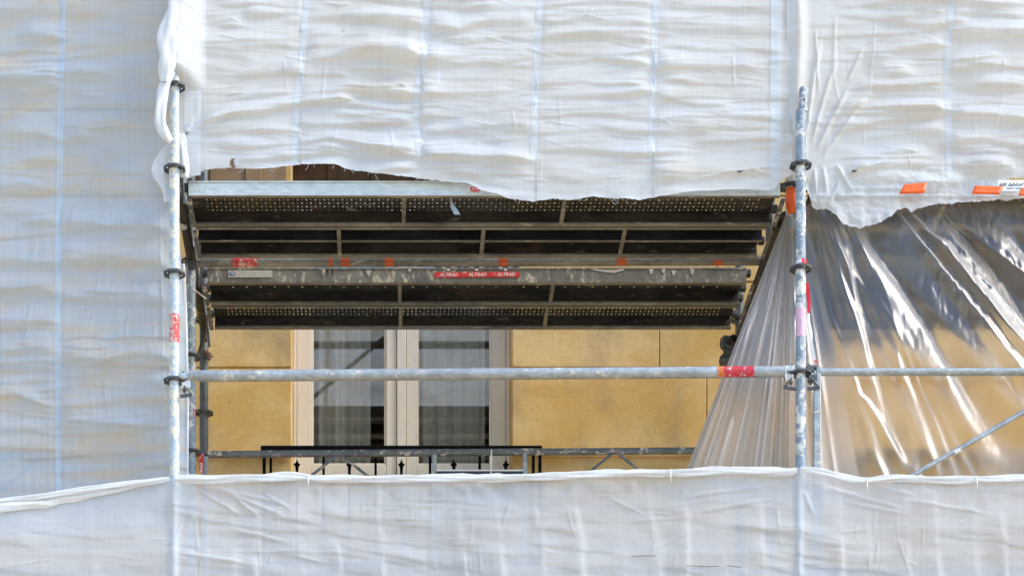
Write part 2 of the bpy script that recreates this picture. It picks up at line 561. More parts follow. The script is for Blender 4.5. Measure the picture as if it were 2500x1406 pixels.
def leaf(x0, x1, s):
    b = MB()
    w_ = .045
    X0, X1 = XP(x0, LY), XP(x1, LY)
    sl = XP(759, LY) - XP(724, LY); sr = XP(968, LY) - XP(943, LY)
    if s > 0: sl, sr = sr, sl
    b.box(X0, X0 + sl, LY, LY + .045, zb, zt - .002)
    b.box(X1 - sr, X1, LY, LY + .045, zb, zt - .002)
    zr = ZP(1133, LY)
    b.box(X0 + sl, X1 - sr, LY + .001, LY + .044, ZP(1160, LY), zr)
    b.box(X0 + sl, X1 - sr, LY + .001, LY + .044, zt - .08, zt - .002)
    b.box(X0 + sl, X1 - sr, LY + .016, LY + .03, zb, ZP(1160, LY))
    b.box(X0 + sl + .03, X1 - sr - .03, LY + .004, LY + .0159, zb, ZP(1172, LY))
    lf = b.build('window_leaf', 'frame_paint', bld, bevel=.004)
    # glazing bead
    g_ = MB()
    bw = .012
    a0, a1, c0, c1 = X0 + sl, X1 - sr, zr, zt - .08
    g_.box(a0, a0 + bw, LY + .012, LY + .03, c0, c1); g_.box(a1 - bw, a1, LY + .012, LY + .03, c0, c1)
    g_.box(a0 + bw, a1 - bw, LY + .012, LY + .03, c0, c0 + bw)
    g_.build('glazing_bead', 'frame_paint', lf, bevel=.003)
    p = MB(); p.box(a0, a1, LY + .031, LY + .035, c0, c1)
    p.build('pane', 'window_glass', lf, smooth=False)
    return lf


leaf(725, 968, -1)
leaf(992, 1235, 1)
mb = MB(); mb.box(XP(969, LY), XP(991, LY), LY - .014, LY + .04, zb, zt - .002)
mb.build('meeting_stile', 'frame_paint', bld, bevel=.004)
sl_ = MB(); sl_.box(wx0 - .03, wx1 + .03, WY - .05, back + .3, ZP(1275, WY) - .05, ZP(1275, WY) - .001)
sl_.build('window_sill', 'ochre_plaster', bld, bevel=.004)
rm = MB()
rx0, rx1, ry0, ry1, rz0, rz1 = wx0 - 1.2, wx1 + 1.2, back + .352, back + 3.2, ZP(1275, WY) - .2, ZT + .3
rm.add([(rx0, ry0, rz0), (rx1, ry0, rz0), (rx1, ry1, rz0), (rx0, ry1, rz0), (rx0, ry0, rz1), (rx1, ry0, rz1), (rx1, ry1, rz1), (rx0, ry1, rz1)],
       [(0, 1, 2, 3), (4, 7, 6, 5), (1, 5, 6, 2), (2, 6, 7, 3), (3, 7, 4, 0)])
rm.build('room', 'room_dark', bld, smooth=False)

# curtains inside the window
def curtain(x0, x1, label, seed):
    CY = LY + .10
    px = np.arange(x0, x1 + .1, 1.5)
    zz = np.linspace(zb, zt - .05, 20)
    X, Z = np.meshgrid(XP(px, CY), zz)
    u = (X - X.min())
    h = .022 * np.sin(u * 62 + 2.2 * vnoise(u * 9, 0 * u, seed)) * (.6 + .4 * vnoise(u * 7, u * 0 + 5, seed)) + .010 * np.sin(u * 141 + 1.3)
    h = h * (1 + .15 * vnoise(u * 5, Z * 2, seed))
    o = grid_obj('curtain', X, CY + h, Z, 'curtain_fabric')
    tag(o, label, 'curtain', 'sheer curtains behind the window')


curtain(752, 906, 'pale sheer curtain behind the left window pane, drawn short of the middle stile', 3)
curtain(1004, 1184, 'pale sheer curtain filling the right window pane beside the brown reveal', 8)

# ------------------------------------------------------------------ balcony railing
BY = 12.80
rail = empty('balcony_railing', P(980, 1260, BY), 'black wrought iron balcony railing with spear finials below the french window', 'railing')
b = MB(); zc = ZP(1096.5, BY)
b.box(XP(637, BY), XP(1323, BY), BY - .022, BY + .022, ZP(1104, BY), ZP(1090, BY))
b.build('handrail', 'iron_black', rail, bevel=.005)
b = MB(); b.box(XP(640, BY), XP(1320, BY), BY - .012, BY + .012, ZP(1186, BY), ZP(1176, BY))
b.build('lower_rail', 'iron_black', rail)
b = MB(); b.box(XP(640, BY), XP(1320, BY), BY - .012, BY + .012, ZP(1380, BY), ZP(1370, BY))
b.build('lower_rail', 'iron_black', rail)
for q, wd in ((645, 8), (661, 6.5), (790, 6), (917, 6), (1050, 6.5), (1171, 6.5), (1302, 7), (1318, 8)):
    b = MB(); b.box(XP(q - wd / 2, BY), XP(q + wd / 2, BY), BY - .008, BY + .008, ZP(1372, BY), ZP(1103, BY))
    b.build('baluster', 'iron_black', rail)
for q in (725, 853, 980, 1108, 1235):
    b = MB(); x = XP(q, BY)
    prof = [(1120, 0.3), (1124, 1.5), (1128, 3.2), (1131, 4.6), (1133, 8), (1135, 7.6), (1137, 4.6), (1141, 4.4), (1146, 3.6), (1154, 3.4), (1157, 4.5), (1162, 7), (1172, 3.4), (1372, 3.2)]
    pts = [(x, BY, ZP(a, BY)) for a, r_ in prof]
    b.tube(pts, [r_ * BY / F for a, r_ in prof], 12)
    b.build('spear', 'iron_black', rail)

# ================================================================== SCAFFOLD
YF, YI, YW = 11.0, 11.87, 12.72
ZD = CZ + (VY - 478) * 11.1 / F         # underside of the plank lips
XL, XR = -1.006, 1.992
RT = .0242


def post(X, Y, z0, z1, mat, label, ros=(), grp='upright scaffold posts', rot=.2, collar=(), lean=0):
    t = empty('scaffold_post', (X, Y, z0), label, 'scaffold post', grp)
    b = MB(); b.tube([(X, Y, z0), (X, Y, z1)], RT, 28)
    for zc_ in collar:
        b.tube([(X, Y, zc_ - .05), (X, Y, zc_)], RT + .0022, 28)
    b.build('tube', mat, t)
    for z in ros:
        rb = rosette_mb((X, Y, z), rot=rot)
        rb.build('rosette', 'iron_casting', t, smooth=False)
        # weld ring
    return t


ZB = 0.02
pL = post(XL, YF, ZB, ZP(-300, YF), 'galv_post', 'bright front post on the left with cream plaster splashes and a vertical red sticker',
          [ZP(q, YF) for q in (213, 413, 669, 930)], rot=R(22.5), collar=[ZP(400, YF)])
pR = post(XR, YF, ZB, ZP(272, YF), 'galv_post_worn', 'white-spattered blue-grey front post on the right, open at the top, pink sticker halfway',
          [ZP(q, YF) for q in (405, 657, 912)], rot=R(22.5))
b = MB(); b.tube([P(1960, 274, YF), P(1962, 222, YF), P(1962, 217, YF), P(1962, 214, YF)], [.0215, .0215, .0200, .015], 24)
b.build('spigot', 'galv_post_worn', pR)
b = MB(); b.tube([P(1963, 243, YF - .019), P(1963, 243, YF - .024)], .004, 12); b.build('pin_hole', 'iron_black', pR)
post(XL, 11.42, ZP(556, 11.42), ZP(-200, 11.42), 'galv_post', 'short pale post just behind the front left post, ending below the deck',
     [ZP(464, 11.42), ZP(213, 11.42)], rot=.1)
pS = post(XR, 11.28, ZP(560, 11.28), ZP(-200, 11.28), 'galv_post', 'short pale post wrapped in orange tape at the right end of the deck',
          [ZP(457, 11.28)], rot=.1)
pI = post(-1.0, YI, ZB, ZP(592, YI), 'galv_post_worn', 'red patched second row post on the left, between the front post and wall side post',
          [ZP(872, YI), ZP(1104, YI), ZP(1337, YI)], rot=.05)
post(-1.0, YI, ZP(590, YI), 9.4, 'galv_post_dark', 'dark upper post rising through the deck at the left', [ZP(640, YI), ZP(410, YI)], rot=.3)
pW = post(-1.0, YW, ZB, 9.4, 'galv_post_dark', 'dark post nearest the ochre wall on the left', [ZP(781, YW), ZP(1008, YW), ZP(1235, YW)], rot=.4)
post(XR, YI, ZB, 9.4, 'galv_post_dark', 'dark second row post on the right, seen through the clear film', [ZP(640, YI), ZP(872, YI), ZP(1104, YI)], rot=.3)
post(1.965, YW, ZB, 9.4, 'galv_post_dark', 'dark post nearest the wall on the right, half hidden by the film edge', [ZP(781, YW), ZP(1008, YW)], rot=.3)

# stickers on posts -------------------------------------------------
b = MB(); tube_patch(b, (XL, YF, ZP(804, YF)), (0, 0, 1), RT + .0008, R(-88), R(88), -.066, .066, 16, .0015)
st = b.build('red_label', 'red_worn', pL)
def on_post(X, Y, zc, a_off, r):
    def fn(u, v):
        t = R(a_off) - v / r      # text reads upward: u along +z, v across
        ax = Vector((0, 0, 1)); fwd = Vector((0, -1, 0)); side = ax.cross(fwd)
        return Vector((X, Y, zc)) + ax * u + (fwd * math.cos(t) + side * math.sin(t)) * r
    return fn
# side = z x -y = +x ; text up-vector must point to -x when reading upwards
put_text('lettering', 'ALTRAD', .030, on_post(XL, YF, ZP(804, YF), -28, RT + .0016), 'white_mark', st)
b = MB(); tube_patch(b, (XR, YF, ZP(790, YF)), (0, 0, 1), RT + .0008, R(-90), R(90), -.068, .068, 16, .003)
b.build('pink_label', 'pink_sticker', pR)
b = MB(); tube_patch(b, (-1.0, YI, ZP(1015, YI)), (0, 0, 1), RT + .0008, R(-90), R(-50), -.03, .03, 8)
b.build('red_patch', 'red_paint', pI); b = MB()
tube_patch(b, (-1.0, YI, ZP(1012, YI)), (0, 0, 1), RT + .0008, R(30), R(80), -.018, .02, 8, .004)
b.build('red_patch', 'red_paint', pI)
# orange tape round the short post and the gathered film
tp = MB()
tp.tube([P(1931, 463, 11.28), P(1931, 482, 11.28)], .0268, 24, cap=False)
tp.tube([P(1931, 480, 11.275), P(1933, 500, 11.27), P(1936, 526, 11.262)], [.0285, .0285, .022], 24, cap=False)
tag(tp.build('adhesive_tape', 'orange_tape'), 'bright orange tape wrapped round the post where the clear film is gathered', 'adhesive tape')

# ------------------------------------------------------------------ wedge heads
def wedge_head(par, X, Y, z, s, mat='galv_post_dark', loop=True):
    """s=+1: ledger leaves to +X"""
    b = MB()
    x0 = X + s * .027; x1 = X + s * .078
    a_, c_ = min(x0, x1), max(x0, x1)
    b.box(a_, c_, Y - .014, Y + .014, z + .008, z + .036)
    b.box(a_ + (.008 if s > 0 else 0), c_ - (0 if s > 0 else .008), Y - .016, Y + .016, z - .040, z - .008)
    xe = X + s * .07
    b.box(min(xe, x1), max(xe, x1) + 0, Y - .0145, Y + .0145, z - .0395, z + .0355)
    b.build('wedge_head', mat, par, bevel=.003)
    b = MB()
    xw = X + s * .046
    b.bar((xw - s * .004, Y - .002, z + .045), (xw + s * .002, Y - .002, z - .055), .012, .006)
    if loop:
        b.tube([(xw, Y - .02, z - .03), (xw + s * .02, Y - .022, z - .055), (xw + s * .035, Y - .024, z - .072)], .004, 8)
        b.bar((xw - s * .018, Y - .022, z - .083), (xw + s * .04, Y - .024, z - .074), .016, .008)
    b.build('wedge', 'iron_casting', par, bevel=.002)


# front ledgers
ZL0, ZL1 = ZP(918, YF), ZP(907.5, YF)
la = empty('guard_rail', (XL, YF, ZL0), 'long pale galvanised front guard rail across the opening with red paint near its right end', 'scaffold rail', 'horizontal scaffold rails')
b = MB()
A = Vector((XP(462, YF), YF, ZL0)); B = Vector((XP(1916, YF), YF, ZL1))
pts = [A.lerp(B, i / 12) for i in range(13)]
b.tube(pts, .0262, 28)
b.build('tube', 'galv_rail', la)
wedge_head(la, XL, YF, ZP(930, YF), 1, 'galv_post')
wedge_head(la, XR, YF, ZP(912, YF), -1, 'galv_post')
dirL = (B - A).normalized()
def on_rail(px): return A.lerp(B, (px - 462) / (1916 - 462))
b = MB(); tube_patch(b, on_rail(1803), dirL, .0269, R(-100), R(75), -.072, .072, 16, .006); b.build('red_paint', 'red_paint', la)
b = MB(); tube_patch(b, on_rail(1762), dirL, .0268, R(-100), R(75), -.022, .03, 12, .006); b.build('orange_paint', 'orange_paint', la)

fr = empty('guard_rail', (XP(2003, YF), YF, ZP(1160, YF)), 'thin grey guard frame right of the front post, its rail running out of the picture', 'scaffold rail', 'horizontal scaffold rails')
b = MB(); b.tube([P(2000, 908, YF), P(3484, 907, YF)], .0180, 24); b.build('rail', 'galv_rail', fr)
b = MB(); b.box(XP(1986, YF), XP(2003, YF), YF - .014, YF + .014, ZP(1420, YF), ZP(899, YF)); b.build('upright', 'galv_rail', fr, bevel=.003)
b = MB(); b.tube([P(2000, 1405, YF), P(3484, 1405, YF)], .0180, 16); b.build('rail', 'galv_rail', fr)
wedge_head(fr, XR, YF, ZP(912, YF), 1, 'galv_post_dark')
br = MB(); br.tube([P(2150, 1205, YF + .03), P(3300, 547, YF + .03)], .0125, 16)
brace = br.build('diagonal_brace', 'galv_rail')
tag(brace, 'thin grey diagonal brace rising to the right in front of the clear film', 'scaffold brace')
b = MB(); tube_patch(b, P(2337, 1100, YF + .03), (P(2620, 936, YF) - P(2150, 1205, YF)), .0132, R(-70), R(70), -.02, .016, 8, .006); b.build('cement_splash', 'white_mark', brace)

# inner ledger at deck level with tapes
il = empty('deck_ledger', P(520, 640, YI), 'dark horizontal tube running under the deck, dotted with small orange tape pieces', 'scaffold rail', 'horizontal scaffold rails')
A2 = P(470, 641, YI); B2 = P(1862, 636, YI)
b = MB(); b.tube([A2.lerp(B2, i / 8) for i in range(9)], RT, 24); b.build('tube', 'deck_lip', il)
d2 = (B2 - A2).normalized()
def on2(px): return A2.lerp(B2, (px - 470) / (1862 - 470))
for px, hw in ((844, 11), (950, 11), (1228, 11.5), (1517, 11.5), (807, 5)):
    b = MB(); tube_patch(b, on2(px), d2, RT + .0008, R(-95), R(80), -hw * YI / F, hw * YI / F, 10, .001); b.build('tape_piece', 'orange_dirty', il)
b = MB(); tube_patch(b, on2(1752), d2, RT + .0009, R(20), R(95), -.023, .023, 10, .001); b.build('tape_piece', 'orange_dirty', il)
b = MB(); tube_patch(b, on2(599), d2, RT + .0008, R(-100), R(90), -.064, .064, 14, .004); b.build('red_label', 'red_worn', il)

rl = empty('deck_ledger', P(2400, 640, YI), 'dark tube under the right bay deck with red patches, blurred behind the clear film', 'scaffold rail', 'horizontal scaffold rails')
b = MB(); b.tube([P(1900, 636, YI), P(3300, 630, YI)], RT, 20); b.build('tube', 'deck_lip', rl)
for px in (2215, 2320):
    b = MB(); tube_patch(b, P(px, 634, YI), (1, 0, 0), RT + .001, R(-100), R(90), -.07, .07, 10, .004); b.build('red_label', 'red_worn', rl)
gb = MB(); gb.box(2.07, 4.93, 11.742, 12.004, ZD + .03, ZD + .055)
tag(gb.build('gap_board', 'deck_dark'), 'dark board closing the gap between the right bay planks, blurred behind the film', 'board')
# upper guard rail and brace behind the central sheet (they show in the window's reflection)
ug = MB(); ug.tube([(XL, YF + .13, 8.20), (XR + 3, YF + .13, 8.20)], RT, 16)
tag(ug.build('guard_rail', 'galv_post_dark'), 'upper guard rail behind the central sheet, mirrored as a dark bar in the window', 'scaffold rail', 'horizontal scaffold rails')
ub = MB(); ub.tube([(-.95, YF + .20, 7.42), (XR, YF + .20, 9.9)], .0135, 12)
tag(ub.build('diagonal_brace', 'galv_post_dark'), 'diagonal brace behind the central sheet, mirrored as a slanting line in the left pane', 'scaffold brace')

# guard frame along the wall side (y ~ 1100)
def lattice(px0, px1, y0, y1, label, feats, mat='galv_rail_dark', Y=YW - .03, clips=()):
    t = empty('guard_rail', P(px0, 1300, Y), label, 'scaffold rail', 'horizontal scaffold rails')
    b = MB(); b.tube([P(px0, y0, Y).lerp(P(px1, y1, Y), i / 6) for i in range(7)], .0185, 20); b.build('rail', mat, t)
    def yr(px): return y0 + (y1 - y0) * (px - px0) / (px1 - px0)
    for kind, px in feats:
        b = MB()
        if kind == 'V':
            for s in (-1, 1):
                a_ = P(px + s * 6, yr(px) + 5, Y); c_ = P(px + s * 190, yr(px) + 150, Y)
                b.bar(a_, c_, .014, .012)
            b.build('lattice_bar', mat, t, bevel=.002)
        else:
            b.box(XP(px - 5.5, Y), XP(px + 5.5, Y), Y - .012, Y + .012, ZP(1400, Y), ZP(yr(px) + 6, Y))
            b.build('upright', 'galv_rail', t, bevel=.002)
    b = MB(); b.tube([P(px0, 1395, Y), P(px1, 1390, Y)], .0185, 14); b.build('rail', mat, t)
    return t


gi = lattice(507, 1800, 1109, 1099, 'dark lattice guard rail in front of the black balcony railing', [('V', 828), ('V', 1502), ('I', 1061), ('I', 1281), ('I', 503)])
b = MB(); Y_ = YW - .045
b.box(XP(486, Y_), XP(497, Y_), Y_ - .004, Y_ + .004, ZP(1250, Y_), ZP(1108, Y_)); rs_ = b.build('red_label', 'red_sticker', gi)
put_text('lettering', 'ALTRAD', .024, lambda u, v: Vector((XP(492, Y_) - v, Y_ - .0045, ZP(1150, Y_) + u)), 'white_clean', rs_)
lattice(-700, 452, 1118, 1112, 'lattice guard rail showing faintly through the left sheet', [('V', 105), ('V', -480)], Y=YI)
lattice(1830, 2900, 1104, 1100, 'guard rail showing through the clear film beside the right posts', [('V', 2560)], Y=YW - .03)

# panel with bird emblem between uprights
pn = empty('sign_panel', P(1171, 1250, YW - .06), 'dark panel with white bird emblem hanging on the lattice rail above the lower sheet', 'sign')
Yp = YW - .05
b = MB(); b.box(XP(1066, Yp), XP(1277, Yp), Yp - .004, Yp + .004, ZP(1225, Yp), ZP(1149, Yp)); b.build('board', 'sign_dark', pn)
b = MB(); b.box(XP(1066, Yp), XP(1277, Yp), Yp - .008, Yp - .0045, ZP(1150.5, Yp), ZP(1147, Yp)); b.build('edge_strip', 'white_clean', pn)


def bird(cx, cy, w_, h_):
    """white wings spread, px units, y down"""
    pts = [(-1, -.85), (-.72, -.95), (-.4, -.75), (-.12, -.25), (0, -.05), (.12, -.28), (.4, -.8), (.72, -1), (1, -.9), (.7, -.72), (.42, -.4), (.2, .25), (.04, 1), (-.08, .9), (-.24, .2), (-.45, -.35), (-.72, -.66)]
    return [(cx + x * w_, cy + y * h_) for x, y in pts]


b = MB(); b.prism([(XP(x, Yp), ZP(y, Yp)) for x, y in bird(1171, 1172, 57, 18)][::-1], Yp - .0065, Yp - .0045); b.build('bird_emblem', 'white_clean', pn, smooth=False)

# white cord tied on the rail
cb = MB(); Yc = YW - .075
cb.tube([P(1200, 1098, Yc + .02), P(1199.5, 1108, Yc), P(1199, 1116, Yc), P(1199, 1140, Yc), P(1198, 1175, Yc + .01)], [.0035, .0035, .006, .0035, .0035], 8)
tag(cb.build('cord', 'cord_white'), 'thin white cord hanging straight down from the lattice rail over the bird panel', 'cord')

# ------------------------------------------------------------------ deck planks


def plank(x0, x1, y0, y1, label, facemat, lipmat, ribs, holes, height=.070, mid=None, dz=0.0, lip=.026):
    zb_ = ZD + dz; zt_ = zb_ + height
    t = empty('deck_plank', ((x0 + x1) / 2, y0, zb_), label, 'scaffold plank', 'steel deck planks')
    for k_, (ya, s) in enumerate(((y0, 1), (y1, -1))):
        b = MB()
        a_, c_ = sorted((ya, ya + s * .003))
        b.box(x0, x1, a_, c_, zb_, zt_ + .0)
        if k_ == 0:
            b.box(x0, x1, ya - .0045, ya - .0002, zt_ - .008, zt_)     # rounded top bead
            b.box(x0, x1, ya - .0035, ya - .0002, zb_, zb_ + .006)
        b.build('side_rail', facemat if k_ == 0 else 'deck_dark', t, bevel=.0012)
        b = MB()
        a2, c2 = sorted((ya + s * .003, ya + s * lip))
        b.box(x0, x1, a2, c2, zb_, zb_ + .003)
        a3, c3 = sorted((ya + s * (lip - .003), ya + s * lip))
        b.box(x0, x1, a3, c3, zb_ + .003, zb_ + .012)
        b.build('bottom_lip', lipmat, t, bevel=.0012)
    if mid:
        b = MB(); b.box(x0, x1, mid, mid + .003, zb_ + .004, zt_ - .002); b.build('middle_web', 'deck_blue', t); b = MB(); b.box(x0, x1, mid - .014, mid, zb_ + .004, zb_ + .007)
        b.build('middle_rail', lipmat, t)
    for px in ribs:
        b = MB()
        Ym = (y0 + y1) / 2; X = XP(px, Ym)
        b.bar((X, y0 + .004, zb_ + .012), (X, y1 - .004, zb_ + .012), .020, .018, up=(0, 0, 1))
        b.build('cross_rib', lipmat, t, bevel=.002)
    # pan with real holes
    ys = y0 + .003; ye = y1 - .003
    b = MB(); zp = zt_ - .004
    if holes:
        px_, py_, rh, stag = holes
        nx = int((x1 - x0 - .12) / px_); ny = int((ye - ys - .02) / py_)
        ox = (x0 + x1 - nx * px_) / 2; oy = (ys + ye - ny * py_) / 2
        b.add([(x0, ys, zp), (x1, ys, zp), (x1, oy, zp), (x0, oy, zp)], [(0, 3, 2, 1)])
        b.add([(x0, oy + ny * py_, zp), (x1, oy + ny * py_, zp), (x1, ye, zp), (x0, ye, zp)], [(0, 3, 2, 1)])
        b.add([(x0, oy, zp), (ox, oy, zp), (ox, oy + ny * py_, zp), (x0, oy + ny * py_, zp)], [(0, 3, 2, 1)])
        b.add([(ox + nx * px_, oy, zp), (x1, oy, zp), (x1, oy + ny * py_, zp), (ox + nx * px_, oy + ny * py_, zp)], [(0, 3, 2, 1)])
        for i in range(nx):
            for j in range(ny):
                cx = ox + (i + .5) * px_; cy = oy + (j + .5) * py_
                r_ = rh * (1 if (i + j) % 2 == 0 else stag)
                if r_ <= 0:
                    b.add([(cx - px_ / 2, cy - py_ / 2, zp), (cx + px_ / 2, cy - py_ / 2, zp), (cx + px_ / 2, cy + py_ / 2, zp), (cx - px_ / 2, cy + py_ / 2, zp)], [(0, 3, 2, 1)]); continue
                o_ = []; n_ = []
                for q in range(8):
                    t_ = math.pi / 4 * q
                    cxx, sxx = math.cos(t_), math.sin(t_); m_ = max(abs(cxx), abs(sxx))
                    o_.append((cx + cxx / m_ * px_ / 2, cy + sxx / m_ * py_ / 2, zp)); n_.append((cx + cxx * r_, cy + sxx * r_, zp))
                b.add(o_ + n_, [(q, 8 + q, 8 + (q + 1) % 8, (q + 1) % 8) for q in range(8)])
    else:
        b.add([(x0, ys, zp), (x1, ys, zp), (x1, ye, zp), (x0, ye, zp)], [(0, 3, 2, 1)])
    b.build('walking_surface', 'deck_dark', t, smooth=False)
    # hooks at both ends
    for xe, s in ((x0, -1), (x1, 1)):
        for yy in (y0 + .05, y1 - .05):
            b = MB()
            b.box(min(xe, xe + s * .03), max(xe, xe + s * .03), yy - .02, yy + .02, zt_ - .02, zt_ + .008)
            b.build('end_hook', 'iron_casting', t, bevel=.002)
    return t


DX0, DX1 = -.948, 1.911
def yd(py): return (ZD - CZ) * F / (VY - py)
hA = (.0222, .034, .0046, .55)
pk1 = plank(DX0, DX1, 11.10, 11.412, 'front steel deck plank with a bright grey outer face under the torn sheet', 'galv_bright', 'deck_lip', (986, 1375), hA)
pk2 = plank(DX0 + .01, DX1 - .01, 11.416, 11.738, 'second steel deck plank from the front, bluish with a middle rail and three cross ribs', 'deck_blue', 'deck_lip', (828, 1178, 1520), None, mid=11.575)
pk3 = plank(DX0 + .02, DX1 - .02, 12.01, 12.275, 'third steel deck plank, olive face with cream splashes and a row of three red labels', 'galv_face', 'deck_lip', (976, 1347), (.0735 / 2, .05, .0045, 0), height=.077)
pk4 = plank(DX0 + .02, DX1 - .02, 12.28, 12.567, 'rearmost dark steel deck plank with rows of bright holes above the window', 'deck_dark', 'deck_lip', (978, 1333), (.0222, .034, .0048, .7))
# neighbouring bay, seen through the film
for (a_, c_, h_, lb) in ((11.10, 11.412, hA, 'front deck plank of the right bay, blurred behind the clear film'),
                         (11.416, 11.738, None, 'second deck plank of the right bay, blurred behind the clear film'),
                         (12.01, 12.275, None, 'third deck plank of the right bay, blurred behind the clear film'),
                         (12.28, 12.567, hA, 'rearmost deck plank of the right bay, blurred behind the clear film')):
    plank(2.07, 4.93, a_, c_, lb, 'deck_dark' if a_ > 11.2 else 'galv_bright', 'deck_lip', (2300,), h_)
# slots on lips (dark dashes)
def slot(par, px, py, Y, w_=22, hgt=4):
    b = MB(); b.box(XP(px - w_ / 2, Y), XP(px + w_ / 2, Y), Y - .0012, Y + .008, ZP(py + hgt / 2, Y), ZP(py - hgt / 2, Y)); b.build('slot', 'iron_black', par)
# rivets on front face
b = MB()
for px in (477, 489, 502):
    c0 = P(px, 463, 11.1)
    b.tube([c0 + Vector((0, .001, 0)), c0 + Vector((0, -.003, 0))], [.0045, .003], 12)
b.build('rivets', 'galv_bright', pk1)
b = MB(); Yq = 11.0965
b.box(XP(1149, Yq), XP(1172, Yq), Yq - .0006, Yq + .003, ZP(467, Yq), ZP(457, Yq)); s_ = b.build('red_label', 'red_sticker', pk1)
put_text('lettering', 'ALTRAD', .013, lambda u, v: Vector((XP(1164, Yq) + u, Yq - .001, ZP(462, Yq) + v)), 'white_clean', s_, .3)

# labels on the third plank
Y3 = 12.0065
st = MB(); st.box(XP(557, Y3), XP(665, Y3), Y3 - .0006, Y3 + .003, ZP(677, Y3), ZP(660, Y3)); s_ = st.build('cream_label', 'sticker_cream', pk3)
b = MB(); c0 = P(567, 668.5, Y3)
b.add([(c0.x + 8 * Y3 / F * math.cos(t), Y3 - .0012, c0.z + 5 * Y3 / F * math.sin(t)) for t in [i * math.pi / 12 for i in range(24)]], [tuple(range(24))]); e_ = b.build('oval_emblem', 'emblem_blue', s_, smooth=False)
b = MB(); b.add([(c0.x + 5.4 * Y3 / F * math.cos(t), Y3 - .0016, c0.z + 2.8 * Y3 / F * math.sin(t)) for t in [i * math.pi / 12 for i in range(24)]], [tuple(range(24))]); b.build('oval_centre', 'galv_post_worn', s_, smooth=False)
for i, (cx, tx, dy) in enumerate(((1095, 1095, 1.0), (1164, 1165, .3), (1234, 1235, 0))):
    b = MB(); b.box(XP(1061 + i * 69.2, Y3), XP(1129.5 + i * 69.2, Y3), Y3 - .0006, Y3 + .003, ZP(676 + dy, Y3), ZP(663.5 + dy, Y3)); s_ = b.build('red_label', 'red_sticker', pk3)
    put_text('lettering', 'ALTRAD', .0235, lambda u, v: Vector((XP(tx, Y3) + u * 1.05, Y3 - .0012, ZP(670.2 + dy, Y3) + v)), 'white_mark', s_, .3)
    b = MB(); b.prism([(XP(x, Y3), ZP(y, Y3)) for x, y in bird(cx, 656.5, 19, 5)][::-1], Y3 - .001, Y3 + .002); b.build('bird_emblem', 'white_mark', s_, smooth=False)
    b = MB(); b.prism([(XP(x, Y3), ZP(y, Y3)) for x, y in ((cx - 34, 651), (cx + 34, 650), (cx + 32, 654), (cx - 2, 657), (cx - 33, 657))][::-1], Y3 - .0004, Y3 + .002); b.build('label_dark_print', 'sign_dark', s_, smooth=False)  # dark wedge behind the bird emblem
# smear of cream paint
def smear(par, pts, w_, Y, mat='sticker_cream', name='paint_smear'):
    b = MB(); n = len(pts)
    up = [(XP(x, Y), ZP(y - w_ * (1 - .8 * abs(2 * i / (n - 1) - 1)) / 2, Y)) for i, (x, y) in enumerate(pts)]
    dn = [(XP(x, Y), ZP(y + w_ * (1 - .8 * abs(2 * i / (n - 1) - 1)) / 2, Y)) for i, (x, y) in enumerate(pts)]
    b.prism((up + dn[::-1])[::-1], Y - .0008, Y + .002); b.build(name, mat, par, smooth=False)
smear(pk3, [(1440, 656), (1470, 661), (1500, 663), (1522, 658), (1528, 651)], 7, Y3)
for q in (786, 800, 812): smear(pk3, [(q, 652), (q - 2, 662), (q + 2, 674)], 0.5, Y3); 
for q, h0, h1 in ((788, 655, 672), (1620, 654, 668), (1645, 660, 673), (1690, 652, 672), (1590, 656, 670), (1000, 652, 664), (900, 660, 674)):
    b = MB(); b.prism([(XP(x, Y3), ZP(y, Y3)) for x, y in ((q - 6, h0), (q + 7, h0 + 1), (q + 4, (h0 + h1) / 2), (q + 1, h1), (q - 3, h1 - 3), (q - 4, (h0 + h1) / 2))][::-1], Y3 - .0008, Y3 + .002)
    b.build('cement_splash', 'sticker_cream', pk3, smooth=False)
# rusty stretch on 4th plank lip
b = MB(); b.box(XP(520, 12.2785), XP(575, 12.2785), 12.2765, 12.2785, ZP(750, 12.2785), ZP(744, 12.2785)); b.build('rust_patch', 'rust_orange', pk4)

# transoms (run in depth under the planks' ends)
def transom(X, label, s):
    t = empty('transom', (X, YF, ZD), label, 'scaffold transom', 'transoms carrying the deck ends')
    y_s = YF + .02 if s > 0 else YF + .36
    b = MB(); b.tube([(X, y_s, ZD + .03), (X, YI, ZD + .03)], RT, 20)
    b.tube([(X, YI, ZD + .05), (X, YW, ZD + .05)], RT, 20); b.build('tube', 'deck_dark', t)
    for a_, c_ in ((11.12, 11.39), (11.44, 11.72), (12.02, 12.26), (12.29, 12.55)):
        b = MB(); b.bar((X + s * .05, a_, ZD - .006), (X + s * .05, c_, ZD - .006), .022, .010, up=(0, 0, 1))
        b.build('hook_strip', 'galv_rail_dark', t, bevel=.002)
    if s < 0:
        b = MB(); b.box(X - .045, X + .075, 11.40, 12.62, ZD - .012, ZD + .028); b.build('bracket_plate', 'deck_dark', t)
    b = MB()
    b.bar((X + s * .012, 12.05, ZD - .38), (X + s * .012, 12.6, ZD), .012, .03)
    b.build('bracket_strut', 'deck_dark', t, bevel=.002)
    for yy in ((YF + .06, YI - .07, YI + .06, YW - .07) if s > 0 else (YI - .07, YI + .06, YW - .07)):
        b = MB()
        b.box(X - .016, X + .016, yy - .03, yy + .03, ZD - .02, ZD + .075)
        b.bar((X + s * .018, yy, ZD + .09), (X + s * .03, yy, ZD - .06), .012, .006)
        b.build('wedge_head', 'iron_casting', t, bevel=.003)
    return t


transom(XL + .012, 'dark tube and bracket carrying the left ends of the deck planks', 1)
transom(XR - .012, 'dark tube and bracket carrying the right ends of the deck planks beside the film', -1)

